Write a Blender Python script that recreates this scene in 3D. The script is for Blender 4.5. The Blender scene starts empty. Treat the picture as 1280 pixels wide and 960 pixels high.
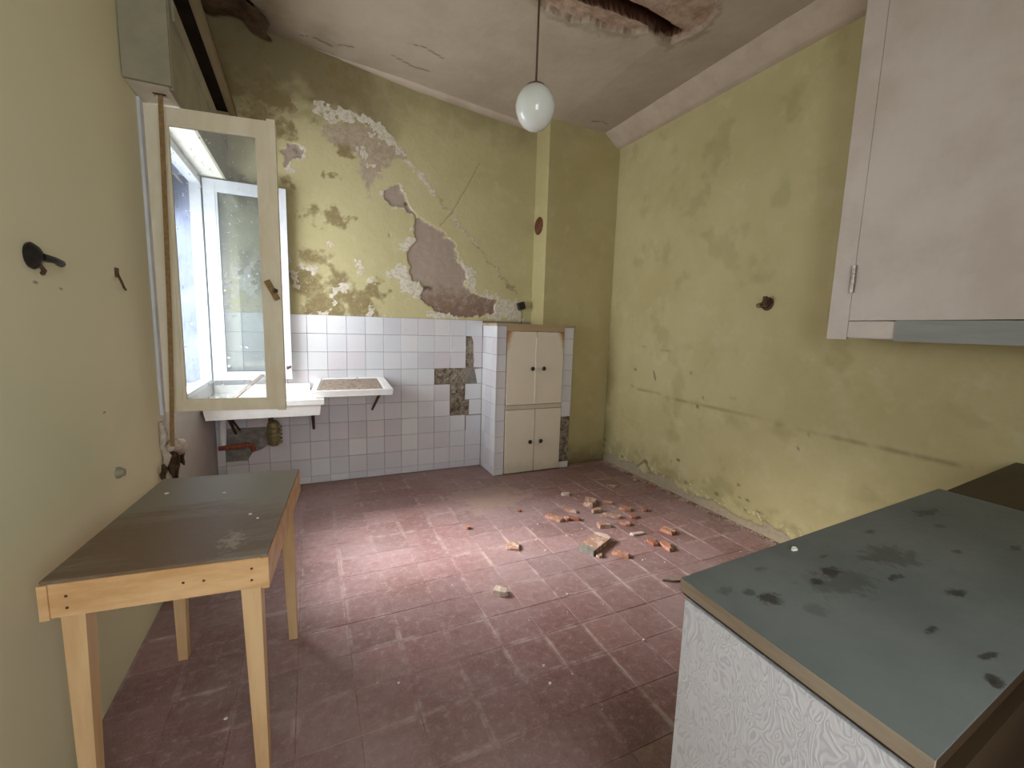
import bpy, bmesh, math, random
import numpy as np
from mathutils import Vector, Matrix
C = bpy.context.scene.collection
S = bpy.context.scene

# ------------------------------------------------------------------ camera
CAM_F, CAM_YAW, CAM_PITCH, CAM_ROLL, CAM_H = 549.26, 0.4323, -0.1317, 0.0301, 1.3729
def make_camera():
    y, p, r = CAM_YAW, CAM_PITCH, CAM_ROLL
    f = Vector((math.sin(y)*math.cos(p), math.cos(y)*math.cos(p), math.sin(p)))
    ri = Vector((math.cos(y), -math.sin(y), 0)); u = ri.cross(f)
    r2 = ri*math.cos(r)+u*math.sin(r); u2 = -ri*math.sin(r)+u*math.cos(r)
    cd = bpy.data.cameras.new('camera'); cd.sensor_width = 36; cd.sensor_fit = 'HORIZONTAL'
    cd.lens = CAM_F*36/1280; cd.clip_start = 0.02
    o = bpy.data.objects.new('camera', cd); C.objects.link(o)
    M = Matrix(((r2.x, u2.x, -f.x, 0), (r2.y, u2.y, -f.y, 0), (r2.z, u2.z, -f.z, CAM_H), (0, 0, 0, 1)))
    o.matrix_world = M
    S.camera = o
make_camera()

# ------------------------------------------------------------------ light
w = bpy.data.worlds.new('overcast_sky'); S.world = w; w.use_nodes = True
bg = w.node_tree.nodes['Background']
bg.inputs['Color'].default_value = (0.90, 0.95, 1.0, 1)
bg.inputs['Strength'].default_value = 3.2
sd = bpy.data.lights.new('hazy_sun', 'SUN'); sd.energy = 8.0; sd.angle = math.radians(38); sd.color = (1.0, 0.97, 0.96)
so = bpy.data.objects.new('hazy_sun', sd); C.objects.link(so)
so.rotation_euler = Vector((1.46, -1.08, -1.24)).to_track_quat('-Z', 'Y').to_euler()
so.location = (-3, 5, 5)
def portal(name, loc, sx, sy, d):
    l = bpy.data.lights.new(name, 'AREA'); l.shape = 'RECTANGLE'; l.size = sx; l.size_y = sy
    l.cycles.is_portal = True
    o = bpy.data.objects.new(name, l); C.objects.link(o); o.location = loc
    o.rotation_euler = Vector(d).to_track_quat('-Z', 'Z').to_euler()
portal('window_portal', (-1.06, 3.27, 1.62), 1.5, 1.6, (1, 0, 0))
portal('front_portal', (.15, -1.06, 1.6), 1.3, 1.3, (0, 1, 0))

vs = S.view_settings
S.display_settings.display_device = 'sRGB'
vs.view_transform = 'Standard'; vs.look = 'None'; vs.gamma = 1.0; vs.use_curve_mapping = False
vs.exposure = 1.74
S.cycles.use_denoising = True
S.cycles.max_bounces = 10; S.cycles.diffuse_bounces = 6; S.cycles.transparent_max_bounces = 12
S.cycles.sample_clamp_indirect = 6.0
S.cycles.caustics_reflective = False; S.cycles.caustics_refractive = False

# ------------------------------------------------------------------ room numbers (metres)
XL, XR, YB, YF = -0.68, 2.78, 3.944, -0.85
YBR, XBR = 3.69, 2.005            # chimney breast
RZ = [9*.15+.0638-.15*r for r in range(10)]+[0.0]   # horizontal joints of the wall tiles
X0 = -0.0204
def ceil_z(x): return 3.212+0.095*np.clip(2.1-np.asarray(x, float), 0, 2.8)

# ------------------------------------------------------------------ helpers
def lin(r, g, b):
    f = lambda c: (c/255/12.92) if c/255 <= .04045 else ((c/255+.055)/1.055)**2.4
    return (f(r), f(g), f(b), 1)

class NT:
    def __init__(s, name, rough=.8, spec=.3):
        s.m = bpy.data.materials.new(name); s.m.use_nodes = True
        s.t = s.m.node_tree; s.b = s.t.nodes['Principled BSDF']; s.out = s.t.nodes['Material Output']
        s.b.inputs['Roughness'].default_value = rough; s.b.inputs['Specular IOR Level'].default_value = spec
        s._pos = None
    def n(s, typ, **k):
        x = s.t.nodes.new(typ)
        for a, v in k.items(): setattr(x, a, v)
        return x
    def put(s, sock, v):
        if v is None: return
        if isinstance(v, bpy.types.NodeSocket): s.t.links.new(v, sock)
        else:
            if hasattr(sock.default_value, '__len__') and not hasattr(v, '__len__'): v = [v]*len(sock.default_value)
            if hasattr(sock.default_value, '__len__'): v = tuple(v)[:len(sock.default_value)]
            sock.default_value = v
    def pos(s):
        if s._pos is None: s._pos = s.n('ShaderNodeNewGeometry').outputs['Position']
        return s._pos
    def obj(s): return s.n('ShaderNodeTexCoord').outputs['Object']
    def rnd(s): return s.n('ShaderNodeObjectInfo').outputs['Random']
    def scalev(s, v, sc):
        x = s.n('ShaderNodeVectorMath', operation='MULTIPLY'); s.put(x.inputs[0], v); s.put(x.inputs[1], sc); return x.outputs[0]
    def xyz(s, v):
        x = s.n('ShaderNodeSeparateXYZ'); s.put(x.inputs[0], v); return x.outputs
    def noise(s, scale, detail=4, rough=.6, vec=None, dist=0.0):
        x = s.n('ShaderNodeTexNoise'); s.put(x.inputs['Vector'], vec or s.pos())
        x.inputs['Scale'].default_value = scale; x.inputs['Detail'].default_value = detail
        x.inputs['Roughness'].default_value = rough; x.inputs['Distortion'].default_value = dist
        return x.outputs['Fac']
    def ramp(s, fac, stops, interp='LINEAR'):
        x = s.n('ShaderNodeValToRGB'); s.put(x.inputs[0], fac); cr = x.color_ramp; cr.interpolation = interp
        while len(cr.elements) < len(stops): cr.elements.new(.5)
        for e, (p, c) in zip(cr.elements, stops):
            e.position = p; e.color = c if hasattr(c, '__len__') else (c, c, c, 1)
        return x.outputs[0]
    def step(s, fac, a, b):
        x = s.n('ShaderNodeMapRange', interpolation_type='SMOOTHSTEP'); s.put(x.inputs[0], fac)
        x.inputs[1].default_value = a; x.inputs[2].default_value = b; return x.outputs[0]
    def mix(s, fac, a, b, mode='MIX'):
        x = s.n('ShaderNodeMix', data_type='RGBA', blend_type=mode)
        s.put(x.inputs['Factor'], fac); s.put(x.inputs[6], a); s.put(x.inputs[7], b); return x.outputs[2]
    def math(s, op, a, b=None):
        x = s.n('ShaderNodeMath', operation=op); s.put(x.inputs[0], a)
        if b is not None: s.put(x.inputs[1], b)
        return x.outputs[0]
    def attr(s, name):
        x = s.n('ShaderNodeAttribute', attribute_name=name); y = s.n('ShaderNodeSeparateColor'); s.t.links.new(x.outputs['Color'], y.inputs[0])
        return y.outputs[0], y.outputs[1], y.outputs[2], x.outputs['Alpha']
    def col(s, v): s.put(s.b.inputs['Base Color'], v); return s
    def rough(s, v): s.put(s.b.inputs['Roughness'], v); return s
    def bump(s, h, strength=.3, dist=.01):
        x = s.n('ShaderNodeBump'); x.inputs['Strength'].default_value = strength; x.inputs['Distance'].default_value = dist
        s.put(x.inputs['Height'], h); s.t.links.new(x.outputs[0], s.b.inputs['Normal']); return s

def fbm(x, y, scale, octs=4, seed=0, gain=.5):
    rs = np.random.RandomState(seed); L = rs.rand(256, 256); out = 0; amp = 1; tot = 0
    for o in range(octs):
        u = x*scale*(2**o)+17.3*o; v = y*scale*(2**o)+9.1*o
        i = np.floor(u).astype(int); j = np.floor(v).astype(int); fu = u-i; fv = v-j
        fu = fu*fu*(3-2*fu); fv = fv*fv*(3-2*fv)
        g = lambda a, b: L[a % 256, b % 256]
        out = out+amp*((g(i, j)*(1-fu)+g(i+1, j)*fu)*(1-fv)+(g(i, j+1)*(1-fu)+g(i+1, j+1)*fu)*fv)
        tot += amp; amp *= gain
    return out/tot-.5
def sd_poly(x, y, P):                       # signed distance, negative inside
    d = np.full(x.shape, 1e9); ins = np.zeros(x.shape, bool); n = len(P)
    for k in range(n):
        ax, ay = P[k]; bx, by = P[(k+1) % n]
        ex, ey = bx-ax, by-ay; t = np.clip(((x-ax)*ex+(y-ay)*ey)/(ex*ex+ey*ey+1e-12), 0, 1)
        d = np.minimum(d, np.hypot(x-ax-t*ex, y-ay-t*ey))
        c = ((ay > y) != (by > y)) & (x < (bx-ax)*(y-ay)/((by-ay) if by != ay else 1e-12)+ax)
        ins ^= c
    return np.where(ins, -d, d)
def d_line(x, y, P):
    d = np.full(x.shape, 1e9)
    for (ax, ay), (bx, by) in zip(P[:-1], P[1:]):
        ex, ey = bx-ax, by-ay; t = np.clip(((x-ax)*ex+(y-ay)*ey)/(ex*ex+ey*ey+1e-12), 0, 1)
        d = np.minimum(d, np.hypot(x-ax-t*ex, y-ay-t*ey))
    return d
def ss(v, a, b):
    t = np.clip((v-a)/(b-a), 0, 1); return t*t*(3-2*t)

def grid(name, V, nu, nv, attrs=None, keep=None, flip=False, m=None, parent=None):
    idx = np.arange(nu*nv).reshape(nu, nv)
    q = np.stack([idx[:-1, :-1], idx[1:, :-1], idx[1:, 1:], idx[:-1, 1:]], -1).reshape(-1, 4)
    if flip: q = q[:, ::-1]
    if keep is not None: q = q[keep.reshape(-1)]
    me = bpy.data.meshes.new(name)
    me.vertices.add(nu*nv); me.vertices.foreach_set('co', V.reshape(-1).astype(np.float32))
    me.loops.add(q.size); me.loops.foreach_set('vertex_index', q.reshape(-1).astype(np.int32))
    me.polygons.add(len(q)); me.polygons.foreach_set('loop_start', np.arange(0, q.size, 4, dtype=np.int32))
    me.polygons.foreach_set('use_smooth', np.ones(len(q), bool))
    for an, A in (attrs or {}).items():
        at = me.attributes.new(an, 'FLOAT_COLOR', 'POINT'); at.data.foreach_set('color', A.reshape(-1).astype(np.float32))
    me.update(); me.validate()
    return link(name, me, m, parent)

def link(name, me, m=None, parent=None):
    o = bpy.data.objects.new(name, me); C.objects.link(o)
    if m is not None and not me.materials: me.materials.append(m.m if isinstance(m, NT) else m)
    if parent is not None: o.parent = parent
    return o
def rootloc(p):
    v = Vector((0, 0, 0))
    while p is not None: v = v+p.location; p = p.parent
    return v
def obj(name, bm, m, parent=None, smooth=False, bevel=0.0, seg=1, loc=None):
    """link a bmesh given in world coordinates as ONE object (moved into the parent's frame)"""
    if bevel: bmesh.ops.bevel(bm, geom=[e for e in bm.edges if not e.is_boundary and e.calc_face_angle(0) > .5], offset=bevel, segments=seg, affect='EDGES', profile=.5)
    L = rootloc(parent) if parent else Vector((0, 0, 0))
    own = Vector(loc) if loc else L
    bmesh.ops.translate(bm, verts=bm.verts, vec=-own)
    bmesh.ops.recalc_face_normals(bm, faces=bm.faces)
    me = bpy.data.meshes.new(name); bm.to_mesh(me); bm.free()
    if smooth:
        me.polygons.foreach_set('use_smooth', [True]*len(me.polygons))
        if smooth == 'auto': me.set_sharp_from_angle(angle=math.radians(40))
    o = link(name, me, m, parent)
    if loc: o.location = own-L
    return o
def BM(): return bmesh.new()
def box(bm, lo, hi):
    x0, y0, z0 = lo; x1, y1, z1 = hi
    v = [bm.verts.new(p) for p in ((x0,y0,z0),(x1,y0,z0),(x1,y1,z0),(x0,y1,z0),(x0,y0,z1),(x1,y0,z1),(x1,y1,z1),(x0,y1,z1))]
    for f in ((0,3,2,1),(4,5,6,7),(0,1,5,4),(1,2,6,5),(2,3,7,6),(3,0,4,7)): bm.faces.new([v[i] for i in f])
    return v
def hexa(bm, bot, top):
    v = [bm.verts.new(p) for p in bot]+[bm.verts.new(p) for p in top]
    for f in ((0,3,2,1),(4,5,6,7),(0,1,5,4),(1,2,6,5),(2,3,7,6),(3,0,4,7)): bm.faces.new([v[i] for i in f])
    return v
def obox(bm, c, size, R):
    c = Vector(c); h = Vector(size)/2
    P = [c+R@Vector((sx*h.x, sy*h.y, sz*h.z)) for sz in (-1, 1) for sx, sy in ((-1,-1),(1,-1),(1,1),(-1,1))]
    return hexa(bm, P[:4], P[4:])
def prism(bm, poly, z0, z1):
    n = len(poly); b = [bm.verts.new((x, y, z0)) for x, y in poly]; t = [bm.verts.new((x, y, z1)) for x, y in poly]
    bm.faces.new(b[::-1]); bm.faces.new(t)
    for i in range(n): bm.faces.new((b[i], b[(i+1) % n], t[(i+1) % n], t[i]))
def prism_xz(bm, poly, y0, y1):
    n = len(poly); b = [bm.verts.new((x, y0, z)) for x, z in poly]; t = [bm.verts.new((x, y1, z)) for x, z in poly]
    bm.faces.new(b); bm.faces.new(t[::-1])
    for i in range(n): bm.faces.new((b[(i+1) % n], b[i], t[i], t[(i+1) % n]))
def tube(bm, pts, rad, seg=10, cap=True):
    pts = [Vector(p) for p in pts]; rad = rad if hasattr(rad, '__len__') else [rad]*len(pts); rings = []
    pr = None
    for k, p in enumerate(pts):
        t = (pts[min(k+1, len(pts)-1)]-pts[max(k-1, 0)]).normalized()
        a = pr if pr is not None else (Vector((0, 0, 1)) if abs(t.z) < .9 else Vector((1, 0, 0)))
        a = (a-t*a.dot(t)).normalized(); pr = a; b = t.cross(a)
        rings.append([bm.verts.new(p+(a*math.cos(2*math.pi*i/seg)+b*math.sin(2*math.pi*i/seg))*rad[k]) for i in range(seg)])
    for A, B in zip(rings[:-1], rings[1:]):
        for i in range(seg): bm.faces.new((A[i], A[(i+1) % seg], B[(i+1) % seg], B[i]))
    if cap: bm.faces.new(rings[0][::-1]); bm.faces.new(rings[-1])
def lathe(bm, c, prof, seg=24, axis=(0, 0, 1)):
    R = Vector((0, 0, 1)).rotation_difference(Vector(axis)).to_matrix(); c = Vector(c); rings = []
    for r, z in prof:
        if r < 1e-6: rings.append([bm.verts.new(c+R@Vector((0, 0, z)))])
        else: rings.append([bm.verts.new(c+R@Vector((r*math.cos(2*math.pi*i/seg), r*math.sin(2*math.pi*i/seg), z))) for i in range(seg)])
    for A, B in zip(rings[:-1], rings[1:]):
        for i in range(seg):
            j = (i+1) % seg
            if len(A) == 1 and len(B) == 1: continue
            if len(A) == 1: bm.faces.new((A[0], B[i], B[j]))
            elif len(B) == 1: bm.faces.new((A[i], A[j], B[0]))
            else: bm.faces.new((A[i], A[j], B[j], B[i]))
    for Rg, fl in ((rings[0], True), (rings[-1], False)):
        if len(Rg) > 1: bm.faces.new(Rg[::-1] if fl else Rg)
def thing(name, label, cat, loc, group=None):
    o = bpy.data.objects.new(name, None); C.objects.link(o); o.location = loc; o.empty_display_size = .1
    return tag(o, label, cat, group)
def tag(o, label, cat, group=None, kind=None):
    o['label'] = label; o['category'] = cat
    if group: o['group'] = group
    if kind: o['kind'] = kind
    return o
def struct(o, label, cat): return tag(o, label, cat, kind='structure')

# ------------------------------------------------------------------ materials
GREEN_A, GREEN_B, GREEN_C = lin(188,178,134), lin(178,167,121), lin(198,190,154)
def paint_green(N):
    n = N.noise(1.3, 5, .6); n2 = N.noise(7, 5, .65); n3 = N.noise(60, 3, .5)
    c = N.mix(N.step(n, .35, .65), GREEN_B, GREEN_A)
    c = N.mix(N.math('MULTIPLY', N.step(n2, .5, .75), .45), c, GREEN_C)
    c = N.mix(N.math('MULTIPLY', N.step(n3, .55, .8), .2), c, lin(160,150,108))
    return c, n2, n3

def mat_back_wall():
    N = NT('peeling_green_plaster', .85, .2)
    c, n2, n3 = paint_green(N); c = N.mix(.25, c, lin(214,206,166))
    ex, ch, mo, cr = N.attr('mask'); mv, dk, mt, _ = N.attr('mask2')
    fine = N.noise(45, 5, .7); fine2 = N.noise(18, 6, .75, dist=.4)
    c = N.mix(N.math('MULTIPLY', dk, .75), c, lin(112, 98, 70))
    c = N.mix(N.step(N.math('ADD', mo, N.math('MULTIPLY', N.math('SUBTRACT', fine2, .5), 1.0)), .25, .95), c, lin(136, 120, 84))
    mvc = N.mix(N.step(fine, .35, .65), lin(164,146,126), lin(182,166,146))
    c = N.mix(N.step(N.math('ADD', mv, N.math('MULTIPLY', N.math('SUBTRACT', fine2, .5), 1.1)), .25, .85), c, mvc)
    chc = N.mix(N.step(fine, .35, .6), lin(190,180,158), lin(216,208,194))
    c = N.mix(N.step(N.math('ADD', ch, N.math('MULTIPLY', N.math('SUBTRACT', fine, .5), .8)), .42, .58), c, chc)
    exc = N.mix(N.step(N.math('ADD', N.xyz(N.pos())[2], N.math('MULTIPLY', fine2, .5)), 1.75, 2.0), lin(132,108,92), lin(164,148,134)); exc = N.mix(N.math('MULTIPLY', N.step(fine2, .5, .7), .5), exc, lin(178,166,154))
    exc = N.mix(N.math('MULTIPLY', N.step(n3, .55, .8), .5), exc, lin(172,158,146))
    c = N.mix(N.step(ex, .4, .6), c, exc)
    c = N.mix(N.math('MULTIPLY', mt, 1), c, N.mix(fine, lin(120,112,100), lin(160,152,140)))
    c = N.mix(N.math('MULTIPLY', cr, .85), c, lin(70, 58, 40))
    N.col(c).bump(N.math('ADD', fine, fine2), .35, .006); return N
def mat_right_wall():
    N = NT('old_green_wall', .8, .25)
    c, n2, n3 = paint_green(N)
    ex, ch, mo, cr = N.attr('mask'); fine = N.noise(50, 5, .7); f2 = N.noise(16, 6, .75)
    c = N.mix(N.math('MULTIPLY', mo, .7), c, lin(126, 118, 74))
    c = N.mix(N.step(N.math('ADD', ch, N.math('MULTIPLY', N.math('SUBTRACT', fine, .5), .7)), .42, .58), c, lin(196, 188, 150))
    c = N.mix(N.step(N.math('ADD', ex, N.math('MULTIPLY', N.math('SUBTRACT', f2, .5), .5)), .4, .6), c, N.mix(fine, lin(138,122,98), lin(186,174,150)))
    c = N.mix(N.math('MULTIPLY', cr, .9), c, lin(66, 54, 38))
    N.col(c).bump(N.math('ADD', fine, f2), .2, .005); return N
def mat_green():
    N = NT('green_paint', .8, .25); c, n2, n3 = paint_green(N)
    z = N.xyz(N.pos())[2]
    d = N.step(N.math('ADD', z, N.math('MULTIPLY', N.noise(6, 5, .7), .35)), .45, .12)
    c = N.mix(N.math('MULTIPLY', d, .8), c, lin(98, 86, 58))
    N.col(c).bump(N.noise(40, 5, .7), .15, .005); return N
def mat_left():
    N = NT('left_wall_paint', .78, .3); c, n2, n3 = paint_green(N); c = N.mix(.85, c, lin(236,232,198))
    p = N.xyz(N.pos())
    k = N.math('MULTIPLY', N.step(N.math('ADD', p[1], N.math('MULTIPLY', N.noise(5, 5, .7), .3)), 2.72, 2.95), N.step(p[2], 1.0, .85))
    c = N.mix(k, c, N.mix(N.noise(8, 5, .7), lin(168,162,158), lin(198,192,188)))
    for y, z, ry in ((1.665, 1.452, .018), (1.80, 1.443, .016), (2.02, 1.02, .02), (1.5, 1.9, .012)):
        d = N.n('ShaderNodeVectorMath', operation='DISTANCE'); N.put(d.inputs[0], N.scalev(N.pos(), (0, 1/ry, 160))); d.inputs[1].default_value = (0, y/ry, z*160)
        c = N.mix(N.math('MULTIPLY', N.step(N.math('ADD', d.outputs['Value'], n3), 1.5, .8), .6), c, lin(84, 74, 52))
    N.col(c).bump(N.noise(30, 5, .7), .15, .006); return N
def mat_ceiling():
    N = NT('ceiling_plaster', .9, .15)
    ex, dk, cr, st = N.attr('mask')
    n = N.noise(2, 5, .6); fine = N.noise(60, 5, .7); f2 = N.noise(14, 6, .7)
    c = N.mix(N.step(n, .3, .7), lin(164,150,132), lin(176,163,146))
    c = N.mix(N.math('MULTIPLY', st, .8), c, lin(110, 96, 74))
    c = N.mix(ex, c, N.mix(N.step(f2, .35, .65), lin(140,116,98), lin(176,152,132)))
    c = N.mix(dk, c, N.mix(f2, lin(50,28,17), lin(78,46,30)))
    c = N.mix(N.math('MULTIPLY', cr, .9), c, lin(80, 64, 48))
    N.col(c).bump(N.math('ADD', fine, f2), .3, .006); return N
def mat_floor_tile():
    N = NT('red_cement_tile', .55, .4)
    r = N.rnd(); o = N.xyz(N.obj())
    c = N.mix(r, lin(122, 88, 85), lin(148, 112, 110))
    f = N.noise(120, 4, .7); f2 = N.noise(9, 6, .7); f3 = N.noise(2.2, 5, .6)
    c = N.mix(N.math('MULTIPLY', N.step(f, .45, .75), .5), c, lin(172, 140, 136)); fm = N.noise(28, 6, .75); c = N.mix(N.math('MULTIPLY', N.step(fm, .50, .70), .55), c, lin(184, 160, 156)); c = N.mix(N.math('MULTIPLY', N.step(fm, .50, .3), .5), c, lin(100, 68, 62))
    c = N.mix(N.math('MULTIPLY', N.step(f2, .55, .8), .45), c, lin(108, 74, 68))
    c = N.mix(N.math('MULTIPLY', N.step(N.noise(1.1, 6, .7), .35, .7), .55), c, lin(172, 154, 155))
    # pale dust caught along the tile edges
    ax = N.math('ABSOLUTE', o[0]); ay = N.math('ABSOLUTE', o[1])
    e = N.step(N.math('ADD', N.math('MAXIMUM', ax, ay), N.math('MULTIPLY', N.math('SUBTRACT', f2, .5), .03)), .080, .098)
    e = N.math('MULTIPLY', e, N.step(N.noise(3.1, 6, .75), .46, .64))
    c = N.mix(N.math('MULTIPLY', e, .7), c, lin(192, 172, 166))
    sp = N.step(N.noise(230, 2, .5), .70, .74)
    c = N.mix(N.math('MULTIPLY', sp, .5), c, lin(200, 188, 180))
    # plaster dust spread in front of the sink end of the room
    p = N.pos(); q = N.n('ShaderNodeVectorMath', operation='DISTANCE'); N.put(q.inputs[0], N.scalev(p, (.8, 1, 1))); q.inputs[1].default_value = (1.0, 3.13, 0)
    d = N.step(N.math('ADD', q.outputs['Value'], N.math('MULTIPLY', N.noise(6, 6, .7), 1.1)), .80, .74)
    c = N.mix(N.math('MULTIPLY', d, .65), c, lin(176, 150, 136))
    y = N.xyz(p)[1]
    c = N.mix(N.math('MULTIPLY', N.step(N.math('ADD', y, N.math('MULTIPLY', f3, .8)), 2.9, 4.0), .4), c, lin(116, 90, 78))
    N.col(c).rough(N.ramp(f2, [(0, .42), (1, .75)])).bump(N.math('ADD', f, N.math('MULTIPLY', f2, 2)), .25, .003); return N
def mat_simple(name, a, b, scale=12, rough=.6, spec=.4, bumps=.1, stretch=None, metal=0.0):
    N = NT(name, rough, spec); v = N.pos()
    if stretch: v = N.scalev(v, stretch)
    n = N.noise(scale, 5, .65, vec=v)
    N.col(N.mix(N.step(n, .3, .7), a, b)); N.b.inputs['Metallic'].default_value = metal
    if bumps: N.bump(n, bumps, .004)
    return N
def mat_wall_tile():
    N = NT('white_glazed_tile', .22, .5)
    r = N.rnd(); c = N.ramp(r, [(0, lin(198,197,202)), (.35, lin(212,212,215)), (.6, lin(206,200,204)), (.8, lin(216,216,217)), (1, lin(202,204,210))])
    c = N.mix(N.math('MULTIPLY', N.step(N.noise(9, 5, .7), .55, .8), .35), c, lin(190, 184, 176))
    N.col(c).bump(N.noise(14, 2, .5), .05, .004); return N
M = dict(
    back=mat_back_wall(), right=mat_right_wall(), green=mat_green(), left=mat_left(), ceil=mat_ceiling(), ftile=mat_floor_tile(), wtile=mat_wall_tile(),
    grout=mat_simple('pale_floor_grout', lin(118,88,82), lin(186,162,156), 7, .9, .1),
    mortar=mat_simple('grey_mortar', lin(84,74,62), lin(160,148,130), 24, .95, .1, .8),
    cement=mat_simple('grey_cement', lin(112,108,100), lin(146,140,132), 22, .9, .15, .3),
    cornice=mat_simple('cornice_plaster', lin(176,160,142), lin(190,175,158), 5, .9, .15),
    white=mat_simple('chipped_white_paint', lin(214,208,194), lin(232,228,218), 8, .5, .4),
    cream=mat_simple('aged_cream_paint', lin(224,212,182), lin(238,228,204), 9, .55, .35, .1, (1,1,.35)),
    boxpaint=mat_simple('grey_cream_paint', lin(142,136,116), lin(158,152,130), 5, .6, .3),
    dark=mat_simple('dark_void', lin(36,28,20), lin(50,40,30), 9, .9, .1),
    lath=mat_simple('raw_lath_wood', lin(122,108,80), lin(146,130,100), 8, .8, .2, .2, (1,.1,1)),
    ceramic=mat_simple('white_ceramic', lin(226,224,220), lin(240,239,236), 6, .2, .5, .02),
    iron=mat_simple('rusty_iron', lin(62,46,34), lin(104,74,54), 60, .75, .3, .3),
    black=mat_simple('black_bakelite', lin(20,18,16), lin(34,30,27), 30, .4, .5, .05),
    brass=mat_simple('dull_brass', lin(96,84,54), lin(142,128,86), 40, .5, .5, .3, None, .35),
    redpipe=mat_simple('rust_red_pipe', lin(124,60,40), lin(158,92,68), 40, .7, .3, .3),
    cream_door=mat_simple('beige_door_paint', lin(186,174,152), lin(200,190,170), 5, .55, .35),
    tan=mat_simple('tan_wood_frame', lin(160,138,104), lin(186,164,128), 10, .6, .3, .1, (.15,1,1)),
    strap=mat_simple('brown_webbing', lin(132,104,68), lin(158,130,90), 60, .85, .2, .2),
    cloth=mat_simple('dirty_cloth', lin(168,154,136), lin(206,196,182), 30, .9, .1, .4),
    darkcloth=mat_simple('sooty_cloth', lin(50,38,28), lin(96,78,60), 30, .9, .1, .4),
    pine=mat_simple('varnished_pine', lin(200,154,104), lin(226,186,138), 18, .45, .4, .08, (.2,1,1)),
    pineleg=mat_simple('pine_leg_wood', lin(202,162,114), lin(224,190,144), 14, .5, .4, .08, (1,1,.1)),
    cord=mat_simple('brown_rod', lin(74,50,36), lin(92,64,48), 20, .5, .4),
    opal=None, rust=mat_simple('rust_plate', lin(78,46,30), lin(112,68,44), 40, .7, .3, .3),
    cuppaint=mat_simple('pinkish_white_paint', lin(196,184,172), lin(210,200,190), 3, .5, .4),
    greyboard=mat_simple('bare_grey_board', lin(140,142,138), lin(160,162,158), 12, .7, .3, .1, (1,.1,1)),
    steel=mat_simple('worn_steel', lin(150,140,128), lin(190,182,170), 40, .35, .5, .1, None, .6),
    edge=mat_simple('raw_edge_wood', lin(140,124,106), lin(172,158,140), 16, .75, .3, .2, (1,.12,1)),
    darkwood=mat_simple('dark_brown_wood', lin(44,33,20), lin(62,47,30), 8, .5, .4, .1, (.2,1,1)),
    bark=mat_simple('grey_weathered_wood', lin(120,104,94), lin(160,146,136), 30, .8, .2, .2),
    chalk=mat_simple('white_plaster', lin(214,208,198), lin(236,232,226), 60, .95, .1, .3),
    beam=mat_simple('dark_old_beam', lin(70,40,26), lin(104,62,42), 14, .9, .1, .4, (.2,1,1)),
    coolwhite=mat_simple('cool_white_paint', lin(198,201,207), lin(212,214,219), 8, .5, .4),
    reveal=mat_simple('darkened_blue_grey_reveal', lin(112,118,142), lin(136,142,166), 6, .8, .2),  # bluish reveal, colour darkened to hold down the brightness of the opening
    slat=mat_simple('grey_shutter_slat', lin(150,148,150), lin(168,166,166), 10, .6, .3),
    flap=mat_simple('damp_plaster_flap', lin(58,42,30), lin(96,78,60), 9, .95, .1, .3),
    hall=mat_simple('front_wall_paint', lin(190,184,168), lin(204,198,184), 4, .85, .2),
)
N = NT('opal_glass', .12, .5); N.col(lin(228,232,226)); N.b.inputs['Subsurface Weight'].default_value = .4; N.b.inputs['Subsurface Radius'].default_value = (.03,.03,.03); M['opal'] = N

def mat_terracotta(name, a, b, dust):
    N = NT(name, .9, .15); n = N.noise(40, 5, .7)
    c = N.mix(n, a, b); c = N.mix(N.math('MULTIPLY', N.step(N.noise(25, 5, .7), .5, .62), dust), c, lin(206,190,176))
    N.col(c).bump(n, .4, .004); return N
M['terra'] = mat_terracotta('terracotta', lin(156,104,82), lin(184,134,110), .45)
M['terra_dusty'] = mat_terracotta('dusty_terracotta', lin(150,112,94), lin(180,144,126), .75)
M['terra_red'] = mat_terracotta('deep_terracotta', lin(140,88,68), lin(168,114,92), .2)
M['terra_pale'] = mat_terracotta('plastered_terracotta', lin(176,156,140), lin(206,192,178), .8)

def mat_glass(name, haze):
    N = NT(name); t = N.t
    tr = N.n('ShaderNodeBsdfTransparent'); gl = N.n('ShaderNodeBsdfGlossy'); gl.inputs['Roughness'].default_value = .02
    tl = N.n('ShaderNodeBsdfTranslucent'); df = N.n('ShaderNodeBsdfDiffuse'); fr = N.n('ShaderNodeFresnel'); fr.inputs['IOR'].default_value = 1.5
    tr.inputs[0].default_value = (.93, .96, .96, 1)
    for b in (tl, df): b.inputs['Color'].default_value = (.85, .88, .92, 1)
    a = N.n('ShaderNodeAddShader'); mx0 = N.n('ShaderNodeMixShader'); mx0.inputs[0].default_value = .5
    t.links.new(df.outputs[0], mx0.inputs[1]); t.links.new(tl.outputs[0], mx0.inputs[2])
    mx1 = N.n('ShaderNodeMixShader'); mx2 = N.n('ShaderNodeMixShader')
    sp = N.step(N.noise(70, 1, .4), .70, .76); dirt = N.math('ADD', N.math('MULTIPLY', N.noise(5, 5, .7), haze), N.math('MULTIPLY', sp, .55))
    t.links.new(dirt, mx1.inputs[0]); t.links.new(tr.outputs[0], mx1.inputs[1]); t.links.new(mx0.outputs[0], mx1.inputs[2])
    t.links.new(fr.outputs[0], mx2.inputs[0]); t.links.new(mx1.outputs[0], mx2.inputs[1]); t.links.new(gl.outputs[0], mx2.inputs[2])
    t.links.new(mx2.outputs[0], N.out.inputs[0]); return N
M['glass'] = mat_glass('dirty_window_glass', .16)
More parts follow.
